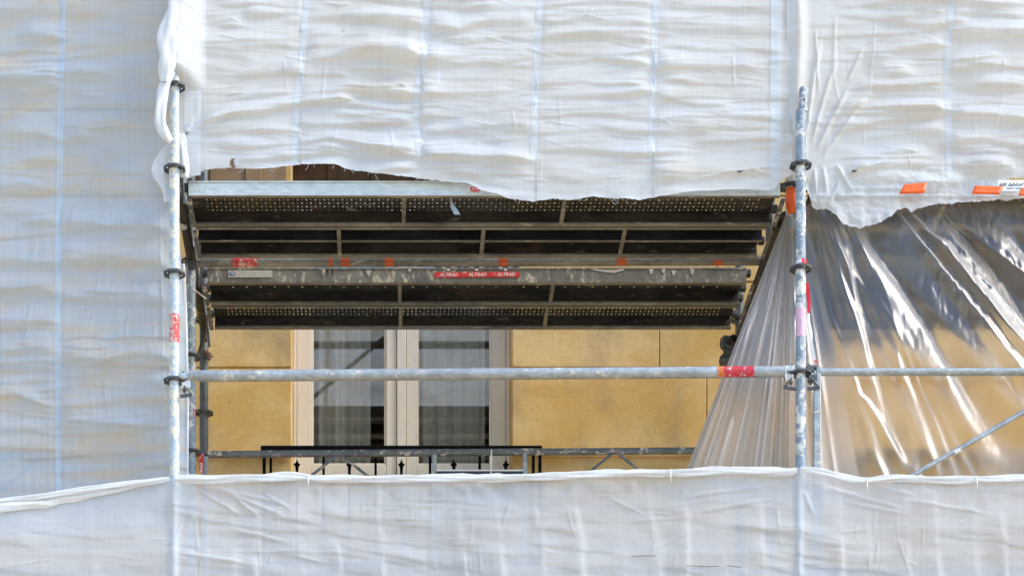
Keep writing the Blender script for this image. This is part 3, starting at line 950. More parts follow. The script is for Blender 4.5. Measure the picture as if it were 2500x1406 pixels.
# coupler on the right, near wall
cp = empty('tube_coupler', P(1776, 862, 12.6), 'dark swivel coupler clamped by the film edge, against the ochre wall', 'coupler')
Yc = 12.58
b = MB()
c0 = P(1787, 838, Yc)
# open tube end seen from below
n = 20
for rr0, rr1 in ((.024, .019),):
    vs = []
    for yy in (Yc - .06, Yc + .12):
        for rr in (rr0, rr1):
            vs += [(c0.x + rr * math.cos(2 * math.pi * i / n), yy, c0.z + rr * math.sin(2 * math.pi * i / n)) for i in range(n)]
    fs = []
    for i in range(n):
        j = (i + 1) % n
        fs += [(i, j, n + j, n + i), (i, 2 * n + i, 2 * n + j, j), (n + i, n + j, 3 * n + j, 3 * n + i), (2 * n + i, 3 * n + i, 3 * n + j, 2 * n + j)]
    b.add(vs, fs)
b.build('tube_end', 'deck_dark', cp)
b = MB()
b.prism([(XP(x, Yc), ZP(y, Yc)) for x, y in ((1766, 822), (1790, 826), (1794, 850), (1786, 862), (1788, 880), (1776, 892), (1758, 888), (1756, 874), (1764, 868), (1768, 852), (1760, 846), (1758, 832))][::-1], Yc - .03, Yc + .03)
b.build('clamp_body', 'iron_casting', cp, bevel=.006)
b = MB(); b.tube([P(1758, 838, Yc - .03), P(1784, 846, Yc - .034)], .008, 10); b.tube([P(1757, 880, Yc - .03), P(1790, 872, Yc - .034)], .008, 10)
b.tube([P(1763, 826, Yc - .03), P(1763, 850, Yc - .03)], .010, 6)
b.build('bolt', 'galv_post_dark', cp)
# clamp on the left wall-side post
cl = empty('tube_coupler', P(510, 868, YW - .03), 'small rusty clamp with a bolt on the dark post nearest the ochre wall', 'coupler')
b = MB(); b.tube([P(498, 862, YW), P(498, 878, YW)], .031, 20); b.build('clamp_band', 'iron_casting', cl)
b = MB(); b.tube([P(504, 866, YW - .03), P(520, 870, YW - .035)], .005, 8); b.tube([P(512, 861, YW - .033), P(512, 877, YW - .033)], .009, 6); b.tube([P(500, 858, YW - .03), P(508, 860, YW - .03)], .011, 10); b.build('bolt', 'rust_orange', cl)

# wire ties left under the deck
wt = MB(); wt.tube([P(471, 706, YI - .04), P(484, 714, YI + .02), P(488, 718, YI + .05), P(503, 729, YI + .1)], .0028, 6)
tag(wt.build('wire_tie', 'cord_white'), 'pale wire tie slanting from the left inner post to the deck bracket', 'wire tie')

# scrap of plastic under front plank
Yb = 11.16
b = MB()
n_ = 12; rows_ = []
for i in range(n_):
    t = i / (n_ - 1)
    cx = 1100 + 14 * t - 3 * math.sin(t * 4); cy = 478 + 46 * t; hw = 5.5 * (1 - .55 * math.sin(min(1, t * 1.6) * math.pi)) + 2.5 * t
    rows_.append([P(cx + hw * math.cos(a_), cy, Yb + .012 * math.sin(a_)) for a_ in [j * 2 * math.pi / 12 for j in range(12)]])
vs = [p for r_ in rows_ for p in r_]
fs = [(i * 12 + j, i * 12 + (j + 1) % 12, (i + 1) * 12 + (j + 1) % 12, (i + 1) * 12 + j) for i in range(n_ - 1) for j in range(12)] + [tuple(range(12)), tuple((n_ - 1) * 12 + j for j in range(12))]
b.add(vs, fs)
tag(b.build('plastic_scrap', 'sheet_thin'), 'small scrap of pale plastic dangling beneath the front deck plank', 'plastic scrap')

# red and white barrier tape on the right post
bt = empty('barrier_tape', P(1957, 645, YF), 'strip of red and white barrier tape tied to the right front post, its tail hanging', 'barrier tape')
b = MB(); tube_patch(b, P(1956, 643, YF), (0, 0, 1), RT + .002, R(-90), R(-5), -.009, .011, 10, .001); b.build('white_band', 'white_clean', bt)
b = MB(); tube_patch(b, P(1956, 643, YF), (0, 0, 1), RT + .002, R(-5), R(90), -.008, .012, 10, .001); b.build('red_band', 'red_tape', bt)
tail = [(1970, 690, 4), (1973, 715, 5), (1975, 740, 4.5), (1974, 765, 2.5), (1975, 785, 2.6), (1980, 810, 4), (1981, 835, 3.6), (1985, 862, 4.5), (1989, 878, 4), (1996, 884, 4)]
def ribbon(sec, mat):
    vs = []; fs = []
    for i, (x, y, hw) in enumerate(sec):
        for s in (-1, 1):
            for dd in (0, .0012):
                vs.append(P(x + s * hw, y + s * 1.0, YF + .02 + s * .004 * math.sin(y * .05) + dd))
    for i in range(len(sec) - 1):
        a_ = i * 4; c_ = a_ + 4
        fs += [(a_, a_ + 2, c_ + 2, c_), (a_ + 1, c_ + 1, c_ + 3, a_ + 3), (a_, c_, c_ + 1, a_ + 1), (a_ + 2, a_ + 3, c_ + 3, c_ + 2)]
    b = MB(); b.add(vs, fs); return b.build('tail', mat, bt)
ribbon(tail[:4], 'red_tape'); ribbon(tail[3:9], 'white_clean'); ribbon(tail[8:], 'red_tape')

# ================================================================== SHEETS
def interp(pts, x):
    a = np.array(pts, float); return np.interp(x, a[:, 0], a[:, 1])


def bands(px, py, lst, base_A=.027):
    """horizontal cloth folds; each: (polyline, half width px, strength)"""
    h = np.zeros_like(px)
    for i, (pl, w_, st_) in enumerate(lst):
        a = np.array(pl, float)
        x0, x1 = a[0, 0], a[-1, 0]
        yc = np.interp(px, a[:, 0], a[:, 1]) + 3.2 * vnoise(px / 60, 0 * px + i * 3.3, 5)
        ww = 1.05 * w_ * (1 + .35 * vnoise(px / 45, 0 * px + i * 7.7, 6))
        ends = sm((px - x0 + 30) / 60) * sm((x1 + 30 - px) / 60)
        t = py - yc
        L = 34 + w_ * 3.2
        up = sm(1 + (t + ww) / L) * (t < -ww)
        mid = (1 - sm((t + ww) / (2 * ww))) * (np.abs(t) <= ww)
        h += st_ * base_A * (w_ / 7) ** .75 * ends * (up ** 1.3 + mid)
    return h


def creases(px, py, lst):
    """sharp little ridges: (x0,y0,x1,y1,width px,height m)"""
    h = np.zeros_like(px)
    for x0, y0, x1, y1, w_, A_ in lst:
        dx, dy = x1 - x0, y1 - y0; L = math.hypot(dx, dy)
        s = ((px - x0) * dx + (py - y0) * dy) / L; d = ((px - x0) * dy - (py - y0) * dx) / L
        d = d + 2 * vnoise(s / 30, s * 0, 9)
        e = sm(s / (L * .25)) * sm((L - s) / (L * .35))
        h += A_ * e * np.exp(-(d / w_) ** 2)
    return h


SEAMS_C = [[(755, -400), (748, 0), (735, 180), (723, 260), (716, 400)], [(1048, -400), (1043, 0), (1033, 140), (1016, 240), (1014, 300), (1026, 390)],
           [(1325, -400), (1318, 0), (1308, 200), (1302, 300), (1302, 400)], [(1605, -400), (1600, 0), (1594, 200), (1588, 400)]]
C_BANDS = [
 ([(760, 52), (830, 48), (900, 55), (960, 60), (1028, 68)], 8, 1), ([(1045, 72), (1120, 84), (1190, 62), (1300, 65)], 9, 1.1),
 ([(1080, 105), (1150, 110), (1230, 100), (1300, 105)], 7, .8), ([(755, 118), (828, 118)], 7, .8),
 ([(755, 158), (830, 155), (900, 140), (950, 145), (1022, 155)], 11, 1.3), ([(1040, 158), (1150, 163), (1250, 155), (1300, 150)], 5, 1),
 ([(700, 180), (760, 188), (840, 190)], 7, .8), ([(740, 235), (860, 232), (950, 237), (1010, 236)], 6, 1),
 ([(1025, 236), (1180, 235), (1230, 230)], 5, .8), ([(1020, 265), (1060, 262), (1150, 265)], 4, .8), ([(1020, 288), (1060, 286), (1125, 288)], 3, 1),
 ([(725, 305), (830, 312), (930, 303), (1000, 306)], 6, .7), ([(1120, 318), (1200, 315), (1300, 312)], 7, .8),
 ([(730, 352), (800, 343), (870, 356), (920, 370), (1020, 386)], 5, .9), ([(725, 382), (820, 375)], 5, .8),
 ([(1030, 392), (1100, 392), (1200, 402), (1300, 396)], 8, 1),
 ([(614, 43), (690, 42)], 6, 1), ([(700, 62), (738, 58)], 6, .9), ([(540, 68), (596, 66)], 5, .6), ([(600, 120), (650, 113), (690, 118), (735, 122)], 6, .9),
 ([(590, 190), (680, 183), (740, 180)], 8, .9), ([(530, 172), (570, 172)], 5, .5), ([(575, 247), (640, 236), (700, 236)], 4, 1),
 ([(500, 305), (570, 287), (650, 278), (720, 264), (800, 252), (850, 250)], 4.5, 1.7), ([(545, 362), (640, 360), (710, 355)], 4, .8),
 ([(590, 395), (650, 392), (715, 384)], 5, .8), ([(480, 330), (560, 326), (700, 320)], 6, .5), ([(480, 130), (560, 140), (620, 150)], 8, .4),
 ([(1310, 55), (1350, 60), (1420, 50), (1500, 60), (1590, 70)], 8, 1.1), ([(1310, 108), (1400, 96), (1500, 99), (1590, 107)], 8, 1.1),
 ([(1605, 72), (1740, 80), (1890, 85)], 7, .9), ([(1310, 160), (1450, 150), (1580, 165)], 6, 1), ([(1605, 172), (1700, 168), (1850, 180)], 7, .9),
 ([(1310, 215), (1420, 205), (1500, 212), (1560, 218)], 5, 1), ([(1330, 242), (1590, 236)], 5, .8), ([(1600, 238), (1700, 262), (1770, 262)], 4, 1.1),
 ([(1300, 290), (1450, 285), (1600, 300), (1700, 305)], 5, 1), ([(1620, 205), (1850, 215)], 5, .7), ([(1300, 333), (1480, 322), (1600, 332), (1720, 327)], 6, .9),
 ([(1700, 355), (1790, 350), (1900, 350)], 5, .9), ([(1310, 372), (1400, 370), (1550, 385), (1680, 380)], 7, .8),
 ([(1330, 20), (1500, 15), (1600, 20)], 7, .8), ([(1620, 22), (1800, 32), (1900, 28)], 7, .9), ([(1050, 22), (1200, 30), (1290, 20)], 8, .6), ([(770, 10), (900, 5), (1030, 14)], 8, .5),
 ([(1340, 440), (1420, 447)], 7, .6), ([(1600, 446), (1700, 440), (1860, 425)], 9, .8), ([(1610, 120), (1750, 128), (1890, 130)], 6, .9),
 ([(1600, 300), (1750, 290), (1890, 300)], 5, .8), ([(1100, 425), (1200, 432), (1300, 425)], 5, .5), ([(1100, 200), (1200, 196), (1290, 200)], 6, .5), ([(760, 90), (850, 95), (950, 100)], 6, .5)]
_r = random.Random(5)
def rnd_bands(n, x0, x1, y0, y1, stops, smin=.25, smax=.8):
    out = []
    for i in range(n):
        y = _r.uniform(y0, y1); L = _r.uniform(50, 340)
        if stops and _r.random() < .6:
            q = _r.choice(stops); xa, xb = (q + 8, q + 8 + L) if _r.random() < .5 else (q - 8 - L, q - 8)
        else:
            xa = _r.uniform(x0, x1); xb = xa + L
        sl = _r.gauss(0, .05); k_ = _r.uniform(-.12, .12)
        pl = [(xa + (xb - xa) * t, y + (xb - xa) * (sl * t + k_ * t * (1 - t))) for t in (0, .25, .5, .75, 1)]
        out.append((pl, _r.uniform(1.8, 5.5), _r.uniform(smin, smax)))
    return out
C_BANDS += rnd_bands(150, 450, 1860, -60, 440, [738, 1030, 1308, 1596], .2, .6)
def rnd_creases(n, x0, x1, y0, y1, hor=True):
    out = []
    for i in range(n):
        x = _r.uniform(x0, x1); y = _r.uniform(y0, y1); L = _r.uniform(25, 130)
        a_ = _r.gauss(0, .16) if hor else math.pi / 2 + _r.gauss(0, .14)
        out.append((x, y, x + L * math.cos(a_), y + L * math.sin(a_), _r.uniform(1.8, 3.2), _r.uniform(.0016, .0042)))
    return out
C_CREASE = rnd_creases(110, 450, 1880, -20, 450) + rnd_creases(12, 450, 1880, 0, 400, False) + [(836, 82, 852, 68, 2.5, .006), (940, 195, 1010, 225, 3, .006), (860, 350, 1020, 388, 3, .006), (1780, 425, 1900, 408, 3, .008), (1700, 440, 1800, 420, 3, .007),
            (1820, 415, 1900, 430, 3, .006), (500, 300, 450, 330, 4, .006), (450, 330, 475, 280, 4, .008), (700, 245, 780, 228, 2.5, .004), (1240, 240, 1300, 225, 2.5, .004),
            (1430, 55, 1446, 20, 2, .003), (1600, 295, 1640, 306, 2, .006), (1180, 95, 1262, 108, 2.5, .006), (1060, 262, 1150, 268, 2, .004)]
C_EDGE = [(430, 446), (445, 437), (462, 432), (500, 414), (530, 411), (560, 409), (600, 411), (640, 413), (690, 407), (720, 404), (760, 403), (820, 405), (850, 415), (900, 425), (960, 430), (1040, 438),
          (1100, 444), (1140, 448), (1160, 458), (1175, 467), (1210, 474), (1240, 485), (1300, 492), (1325, 490), (1345, 487), (1400, 489), (1450, 483), (1500, 487), (1560, 494), (1600, 487), (1650, 478), (1700, 472), (1760, 467), (1830, 463), (1870, 466), (1890, 462), (1905, 445), (1935, 425)]


def sheet_grid(x0, x1, ytop, edge, step=2.6, ystep=2.6, rag=.9):
    px = np.arange(x0, x1 + .1, step)
    n = int((max(e[1] for e in edge) - ytop) / ystep)
    t = np.linspace(0, 1, n)[:, None]
    yb = interp(edge, px) + rag * vnoise(px / 4, px * 0, 2) + rag * 1.2 * vnoise(px / 14, px * 0, 4)
    # keep rows straight in most of the sheet, compress only near the bottom
    PY = ytop + (yb[None, :] - ytop) * t
    PX = np.broadcast_to(px[None, :], PY.shape).copy()
    return PX, PY


def place(PX, PY, Y0, h):
    Yb = Y0 if not callable(Y0) else Y0(PX)
    X = (PX - VX) * Yb / F; Z = CZ + (VY - PY) * Yb / F
    return X, Yb - h, Z


def seam_env(PX, PY, seams, w_=11):
    e = np.ones_like(PX)
    for s in seams:
        a = np.array(s, float)
        xc = np.interp(PY, a[:, 1], a[:, 0])
        e = np.minimum(e, sm((np.abs(PX - xc) - w_ * .6) / (w_ * 1.2)) * .15 + .85)
    return e


def disp_center(PX, PY):
    e = seam_env(PX, PY, SEAMS_C)
    side = sm((PX - 445) / 90)
    h = bands(PX, PY, C_BANDS) * e * (.25 + .75 * side)
    pan = np.digitize(PX, [735, 1030, 1308, 1594]).astype(float)
    wv = .35 * vnoise(PX / 160, PY / 90, 3)
    n1 = fbm(PX / 230 + pan * 5.3, PY / 26 + wv * 2 + pan * 3.1, 1, 2)
    h += .0055 * n1 * side
    n2 = 1 - np.abs(vnoise(PX / 120 + pan * 2.7, PY / 13 + wv * 3, 7))
    h += .0016 * n2 ** 3 * e * side
    h += .010 * fbm(PX / 380, PY / 300, 12, 2)
    h *= .45 + .75 * sm(.5 + .8 * vnoise(PX / 210, PY / 120, 15))
    h += creases(PX, PY, C_CREASE)
    h += .0005 * fbm(PX / 30, PY / 9, 21, 2)
    yb = interp(C_EDGE, PX)
    dd = yb - PY
    h += (.006 + .012 * vnoise(PX / 60, PX * 0, 23)) * np.exp(-np.clip(dd, 0, 999) / 9) * sm((PX - 480) / 60)
    h += .006 * vnoise(PX / 50, PX * 0 + 3, 24) * np.exp(-np.clip(dd, 0, 999) / 26)
    return h


def seam_strip(name, seams, disp, Y0, parent, w_=7.5, ytop=-400, ybot=None, mat='sheet_seam', off=.0012):
    for i, s in enumerate(seams):
        a = np.array(s, float)
        y1 = a[-1, 1] if ybot is None else ybot
        yy = np.arange(ytop, y1, 2.6)
        xc = np.interp(yy, a[:, 1], a[:, 0])
        u = np.linspace(-w_, w_, 7)
        PX = xc[:, None] + u[None, :]; PY = np.broadcast_to(yy[:, None], PX.shape).copy()
        h = disp(PX, PY) + off
        X, Y, Z = place(PX, PY, Y0, h)
        grid_obj(name, X, Y, Z, mat, parent)


YS = 11.062
cs = empty('scaffold_sheet', P(1180, 440, YS), 'large white central sheet above the deck with horizontal creases and a torn wavy lower edge', 'scaffold sheet', 'white sheets hung on the scaffold')
PX, PY = sheet_grid(439, 1936, -330, C_EDGE)
h = disp_center(PX, PY) + .13 * (1 - sm((PY - 188) / 40)) * sm((505 - PX) / 62)
PX = PX - 12 * (1 - sm((PY - 195) / 30)) * np.clip((500 - PX) / 60, 0, 1)
# left side follows the post, small return
hole = ((PX[:-1, :-1] - 569) / 9) ** 2 + ((PY[:-1, :-1] - 396) / 12) ** 2 > 1
X, Y, Z = place(PX, PY, YS, h)
grid_obj('fabric', X, Y, Z, 'sheet_fabric', cs, hole)
seam_strip('seam_band', SEAMS_C, disp_center, YS, cs)
seam_strip('seam_band', [[(1074, 110), (1070, 215)]], disp_center, YS, cs, w_=3.5, ytop=112)
seam_strip('edge_band', [[(470, 215), (470, 430)]], disp_center, YS, cs, w_=20, ytop=217, off=.0022)
seam_strip('edge_band', [[(1898, -400), (1892, 440)]], disp_center, YS, cs, w_=14, off=.0022)
# frayed threads on the torn edge
fy = MB()
for i in range(38):
    px = random.uniform(470, 1880); py = float(interp(C_EDGE, px)) - 1
    L = random.uniform(3, 9) * (2.2 if random.random() < .12 else 1)
    a_ = random.uniform(-1.2, 1.2)
    fy.tube([P(px, py, YS - .004), P(px + L * .4 * a_, py + L * .6, YS - .01), P(px + L * a_, py + L, YS - .008)], .0007, 5)
fy.build('frayed_threads', 'sheet_seam', cs)
# flap of the small tear
b = MB(); b.add([P(571, 390, YS - .006), P(578, 386, YS - .014), P(582, 398, YS - .03), P(577, 408, YS - .02), P(572, 402, YS - .01)], [(0, 1, 2, 3, 4)])
b.build('tear_flap', 'sheet_hem', cs)


def loft(name, sec, Y, mat, parent, bd=.6, seed=0, n=28, twist=0.0, amp=.18):
    """soft rolled cloth: sec = (px, py, half width px)"""
    a = np.array(sec, float)
    s = np.concatenate([[0], np.cumsum(np.hypot(np.diff(a[:, 0]), np.diff(a[:, 1])))])
    ss = np.linspace(0, s[-1], int(s[-1] / 3) + 2)
    def crm(col):
        v = np.interp(ss, s, col); kk = 5
        vp = np.pad(v, kk, mode='edge'); return np.convolve(vp, np.ones(2 * kk + 1) / (2 * kk + 1), 'valid')
    cx, cy, hw = crm(a[:, 0]), crm(a[:, 1]), crm(a[:, 2])
    tx, ty = np.gradient(cx), np.gradient(cy); l = np.hypot(tx, ty); nx_, ny_ = -ty / l, tx / l
    th = np.linspace(0, 2 * np.pi, n + 1)
    T, S = np.meshgrid(th, ss)
    rr = 1 + amp * np.sin(3 * T + S * twist * .05 + seed) + amp * .8 * vnoise(np.cos(T) * 1.6 + 5, S / 45 + np.sin(T) * 1.5, seed) + amp * .5 * np.sin(5 * T - S * .03 + seed)
    HW = hw[:, None] * rr
    PXX = cx[:, None] + nx_[:, None] * HW * np.cos(T); PYY = cy[:, None] + ny_[:, None] * HW * np.cos(T)
    D = HW * np.sin(T) * bd * Y / F
    X = (PXX - VX) * Y / F; Z = CZ + (VY - PYY) * Y / F
    return grid_obj(name, X, Y + D, Z, mat, parent)


loft('rolled_edge', [(436, -60, 22), (432, -10, 21), (427, 20, 15), (419, 42, 17), (412, 70, 20), (409, 100, 21), (409, 140, 20), (405, 165, 18), (402, 190, 12), (400, 205, 6)], 10.925, 'sheet_hem', cs, .5, 1, twist=1.0)
loft('rolled_edge', [(427, 172, 3), (414, 188, 9), (401, 212, 12), (393, 245, 13), (391, 280, 13), (392, 305, 13), (402, 328, 11), (412, 342, 8), (420, 350, 5)], 10.935, 'sheet_hem', cs, .5, 4, twist=-1.2)
loft('rolled_edge', [(414, 350, 4), (406, 372, 13), (397, 400, 21), (395, 422, 23), (400, 440, 16), (406, 465, 11), (408, 497, 6)], 11.045, 'sheet_hem', cs, .25, 6, twist=.8)
loft('rolled_edge', [(443, 322, 6), (446, 345, 9), (449, 380, 8), (452, 410, 10), (450, 438, 10)], 11.03, 'sheet_hem', cs, .4, 9, twist=.8, amp=.25)

# ------------------------------------------------------------------ left sheet
YLs = lambda px: 11.09 + .18 * np.clip((410 - px) / 400, -.15, 3)
SEAMS_L = [[(158, -400), (155, 0), (150, 200), (143, 600), (143, 1160)]]
L_BANDS = [([(60, 103), (150, 101)], 9, 1), ([(170, 118), (300, 122)], 8, .5), ([(-100, 205), (0, 208), (70, 218), (146, 225)], 11, 1.4), ([(165, 188), (390, 180)], 10, .6),
 ([(170, 240), (260, 245)], 6, .7), ([(165, 268), (300, 262), (400, 256)], 6, .7), ([(20, 340), (140, 345)], 10, .9), ([(160, 350), (220, 344)], 9, .9), ([(160, 330), (400, 320)], 12, .35),
 ([(60, 400), (140, 398)], 7, .8), ([(-100, 470), (40, 465), (140, 470)], 9, .7), ([(155, 560), (200, 560), (400, 568)], 11, .9), ([(60, 548), (138, 540)], 7, .8), ([(-100, 655), (0, 650), (140, 655)], 9, .9),
 ([(150, 650), (280, 648), (410, 660)], 12, 1.1), ([(-100, 715), (60, 718), (138, 722)], 9, .9), ([(150, 735), (400, 745)], 10, .7), ([(-100, 798), (60, 800), (135, 795)], 10, .5), ([(-80, 868), (60, 862), (135, 866)], 10, .8),
 ([(150, 888), (240, 897), (330, 874), (412, 880)], 10, .9), ([(-80, 980), (40, 972), (110, 990)], 4, 1.6), ([(150, 1000), (280, 990), (410, 985)], 12, .5), ([(-80, 1055), (80, 1052)], 9, .5), ([(150, 1040), (400, 1050)], 9, .4),
 ([(160, 470), (400, 480)], 9, .5), ([(-100, 30), (140, 35)], 8, .7), ([(170, 45), (400, 60)], 9, .4), ([(-100, 290), (60, 285)], 7, .6)]
L_BANDS += rnd_bands(60, -100, 380, 0, 1150, [150], .3, .8)
L_CREASE = rnd_creases(30, -50, 380, 0, 1150) + rnd_creases(45, 160, 400, 350, 1150, False) + [(315, 600, 310, 900, 2.2, .004), (322, 0, 318, 600, 2, .0025), (348, 720, 342, 1160, 2, .003), (395, 480, 402, 1160, 2.5, .005), (60, 380, 120, 290, 3, .003), (200, 340, 330, 400, 3, .004),
            (80, 730, 60, 850, 3, .004), (250, 650, 215, 830, 3, .004), (300, 700, 280, 800, 2.5, .003), (95, 570, 80, 640, 2, .003), (330, 690, 300, 840, 3, .003), (370, 700, 345, 860, 3, .003), (0, 1010, 15, 900, 3, .003)]


def disp_left(PX, PY):
    e = seam_env(PX, PY, SEAMS_L)
    h = bands(PX, PY, L_BANDS, .021) * e
    pan = np.digitize(PX, [150]).astype(float)
    h += .0030 * fbm(PX / 240 + pan * 5.3, PY / 34 + pan * 3.1, 31, 2) * e
    h += .0022 * (1 - np.abs(vnoise(PX / 16, PY / 150, 37))) ** 3 * sm((PY - 380) / 300)
    h += .010 * fbm(PX / 300, PY / 330, 32, 2) + creases(PX, PY, L_CREASE) + .0004 * fbm(PX / 20, PY / 14, 33, 2)
    return h


ls = empty('scaffold_sheet', P(100, 1150, 11.3), 'bluish grey sheet filling the left side of the picture behind the front left post', 'scaffold sheet', 'white sheets hung on the scaffold')
L_EDGE = [(-400, 1330), (460, 1290)]
PX, PY = sheet_grid(-880, 458, -330, L_EDGE, 2.8, 2.8, .5)
h = disp_left(PX, PY)
# cut the right border into the visible shape: stays behind the post, reaches 458 low down
xr = np.interp(PY, [-330, 430, 520, 700, 900, 1160], [430, 430, 438, 447, 457, 458])
t = np.clip((PX - 380) / (458 - 380), 0, 1)
PX2 = PX + t * (xr - 458)
h = h - .03 * sm((PX2 - 425) / 30) * sm((PY - 500) / 200)
X, Y, Z = place(PX2, PY, YLs, h)
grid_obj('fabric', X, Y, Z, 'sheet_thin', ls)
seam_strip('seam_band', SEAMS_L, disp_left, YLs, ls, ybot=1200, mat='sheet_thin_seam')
loft('side_hem', [(448, 640, 3), (452, 760, 5), (455, 870, 4), (458, 915, 3), (457, 1000, 4), (456, 1190, 4)], 11.16, 'sheet_hem', ls, .8, 3, amp=.1)

# ------------------------------------------------------------------ right upper sheet
R_BANDS = [([(2138, 188), (2220, 184)], 9, 1), ([(2315, 173), (2436, 170)], 6, .9), ([(2053, 292), (2080, 274), (2120, 250)], 8, 1), ([(2053, 330), (2130, 306), (2230, 291), (2310, 285)], 7, 1),
 ([(2330, 288), (2416, 293), (2490, 303), (2560, 310)], 8, 1), ([(2075, 424), (2130, 413), (2250, 405)], 7, 1), ([(2310, 352), (2400, 345), (2490, 360), (2600, 365)], 6, 1), ([(2150, 379), (2240, 372)], 6, .8),
 ([(2380, 427), (2470, 420)], 12, 1), ([(2095, 445), (2210, 440)], 9, .9), ([(2180, 62), (2280, 70), (2350, 58)], 7, .9), ([(2350, 104), (2480, 96), (2580, 100)], 7, .9), ([(2180, 130), (2300, 114)], 7, .9),
 ([(2120, 225), (2200, 215), (2290, 220)], 6, .6), ([(2350, 230), (2500, 225)], 7, .7), ([(2230, 330), (2300, 325)], 5, .6), ([(2200, 20), (2330, 12), (2480, 25)], 8, .7), ([(2330, 40), (2500, 48)], 6, .7), ([(2230, 455), (2360, 450)], 8, .7), ([(2140, 150), (2170, 148)], 6, .6)]
R_BANDS += rnd_bands(60, 2060, 2500, -40, 470, [2316], .3, .9)
R_CREASE = rnd_creases(60, 2060, 2500, -20, 500) + rnd_creases(14, 1980, 2500, 0, 400, False) + [(1958, 350, 2010, 60, 5, .012), (1975, 360, 2050, 120, 5, .010), (1990, 370, 2085, 190, 6, .012), (2000, 390, 2130, 220, 5, .008), (2068, 200, 2110, 110, 4, .010), (2110, 110, 2190, 70, 4, .008), (2120, 400, 2085, 418, 3, .010),
            (2085, 418, 2200, 395, 3, .008), (2085, 418, 2060, 440, 4, .010), (2040, 400, 2085, 470, 5, .016), (2010, 400, 2020, 480, 5, .014), (1985, 410, 1990, 480, 5, .012), (1990, 60, 2000, 250, 4, .008), (2040, 30, 2035, 200, 4, .006),
            (2140, 30, 2120, 250, 2.5, .004), (2020, 500, 2060, 420, 4, .008), (2390, 480, 2400, 430, 3, .006)]
R_EDGE = [(1900, 440), (1922, 436), (1940, 450), (1958, 470), (1975, 503), (2000, 510), (2018, 508), (2040, 524), (2052, 540), (2072, 545), (2100, 554), (2120, 548), (2150, 542), (2178, 526), (2192, 509), (2214, 505), (2225, 512), (2245, 507), (2300, 495), (2400, 488), (2500, 484), (2900, 480), (3600, 478)]
SEAMS_R = [[(2325, -400), (2318, 0), (2312, 200), (2318, 440)]]


def disp_right(PX, PY):
    e = seam_env(PX, PY, SEAMS_R) 
    side = sm((PX - 2000) / 110)
    h = bands(PX, PY, R_BANDS, .020) * e
    h += .0035 * fbm(PX / 210, PY / 30 + .3 * vnoise(PX / 100, PY / 80, 3), 41, 2) * e * side
    h += .012 * fbm(PX / 330, PY / 280, 42, 2) + creases(PX, PY, R_CREASE) + .0005 * fbm(PX / 22, PY / 11, 43, 2)
    # bulge of cloth down the corner
    h += .030 * np.exp(-((PX - 1942 - 4 * np.sin(PY / 60)) / 17) ** 2) * (1 - .7 * sm((PY - 330) / 80))
    # crumpling above the hem line
    h += .006 * fbm(PX / 34, PY / 26, 44, 3) * sm((PY - 380) / 60)
    h += .006 * np.exp(-((PY - 477) / 4) ** 2) * (PX > 1975)
    h += .010 * sm((PY - 480) / 50) * fbm(PX / 28, PY / 60, 46, 2)
    return h


rs = empty('scaffold_sheet', P(2230, 480, YS), 'bright white sheet at the upper right with a ragged lower edge over the clear film', 'scaffold sheet', 'white sheets hung on the scaffold')
PX, PY = sheet_grid(1914, 3480, -330, R_EDGE, 2.6, 2.6, 2.0)
h = disp_right(PX, PY)
xl = np.interp(PY, [-330, 0, 200, 400, 470], [1914, 1920, 1922, 1934, 1945])
PX2 = PX + (xl - 1914) * np.clip((2000 - PX) / 86, 0, 1)
YRs = lambda px: YS - .004 + .0 * px
X, Y, Z = place(PX2, PY, YRs, h)
c_ = (PX2[:-1, :-1] - 2488) / 26; d_ = (PY[:-1, :-1] - 435) / 6.0
hole = (c_ ** 2 + d_ ** 2 + .4 * np.sin(PX[:-1, :-1] * .7) > 1)
grid_obj('fabric', X, Y, Z, 'sheet_fabric', rs, hole)
seam_strip('seam_band', SEAMS_R, disp_right, YRs, rs, w_=7)

# knots / ties in the sheets
def knot(px, py, disp, Y0, par):
    b = MB()
    h_ = float(disp(np.array([[px]], float), np.array([[py]], float))[0, 0])
    Yk = Y0 - h_ - .004
    b.tube([P(px - 6, py + 2, Yk), P(px - 2, py - 1, Yk - .004), P(px + 2, py + 1, Yk - .004), P(px + 9, py - 3, Yk)], [.0015, .005, .004, .0012], 8)
    b.build('tie_knot', 'iron_casting', par)
knot(1806, 419, disp_center, YS, cs)
knot(2085, 418, disp_right, YS, rs)
knot(452, 326, disp_center, YS, cs)

# orange tape on the right sheet's hem and the load label
def hem_tape(quad, label):
    b = MB()
    Yt = YS - .055
    n = 8; vs = []; (x0, y0), (x1, y1), (x2, y2), (x3, y3) = quad      # tl tr br bl
    for i in range(n + 1):
        for j in range(5):
            u, v = i / n, j / 4
            x = (x0 * (1 - u) + x1 * u) * (1 - v) + (x3 * (1 - u) + x2 * u) * v; y = (y0 * (1 - u) + y1 * u) * (1 - v) + (y3 * (1 - u) + y2 * u) * v
            vs.append(P(x, y, Yt + .002 * math.sin(u * 9 + v * 5) - .006 * math.exp(-((v - .7) / .15) ** 2)))
    b.add(vs, [(i * 5 + j, (i + 1) * 5 + j, (i + 1) * 5 + j + 1, i * 5 + j + 1) for i in range(n) for j in range(4)])
    o = b.build('adhesive_tape', 'orange_tape'); tag(o, label, 'adhesive tape', 'orange tape pieces on the right sheet')
    s_ = o.modifiers.new('thick', 'SOLIDIFY'); s_.thickness = .0008
hem_tape([(2208, 451), (2263, 446), (2258, 472), (2194, 474)], 'slanted orange tape piece on the right sheet, left of the other tape pieces')
hem_tape([(2380, 454), (2450, 456), (2440, 475), (2372, 474)], 'orange tape piece on the right sheet touching the printed white load label')
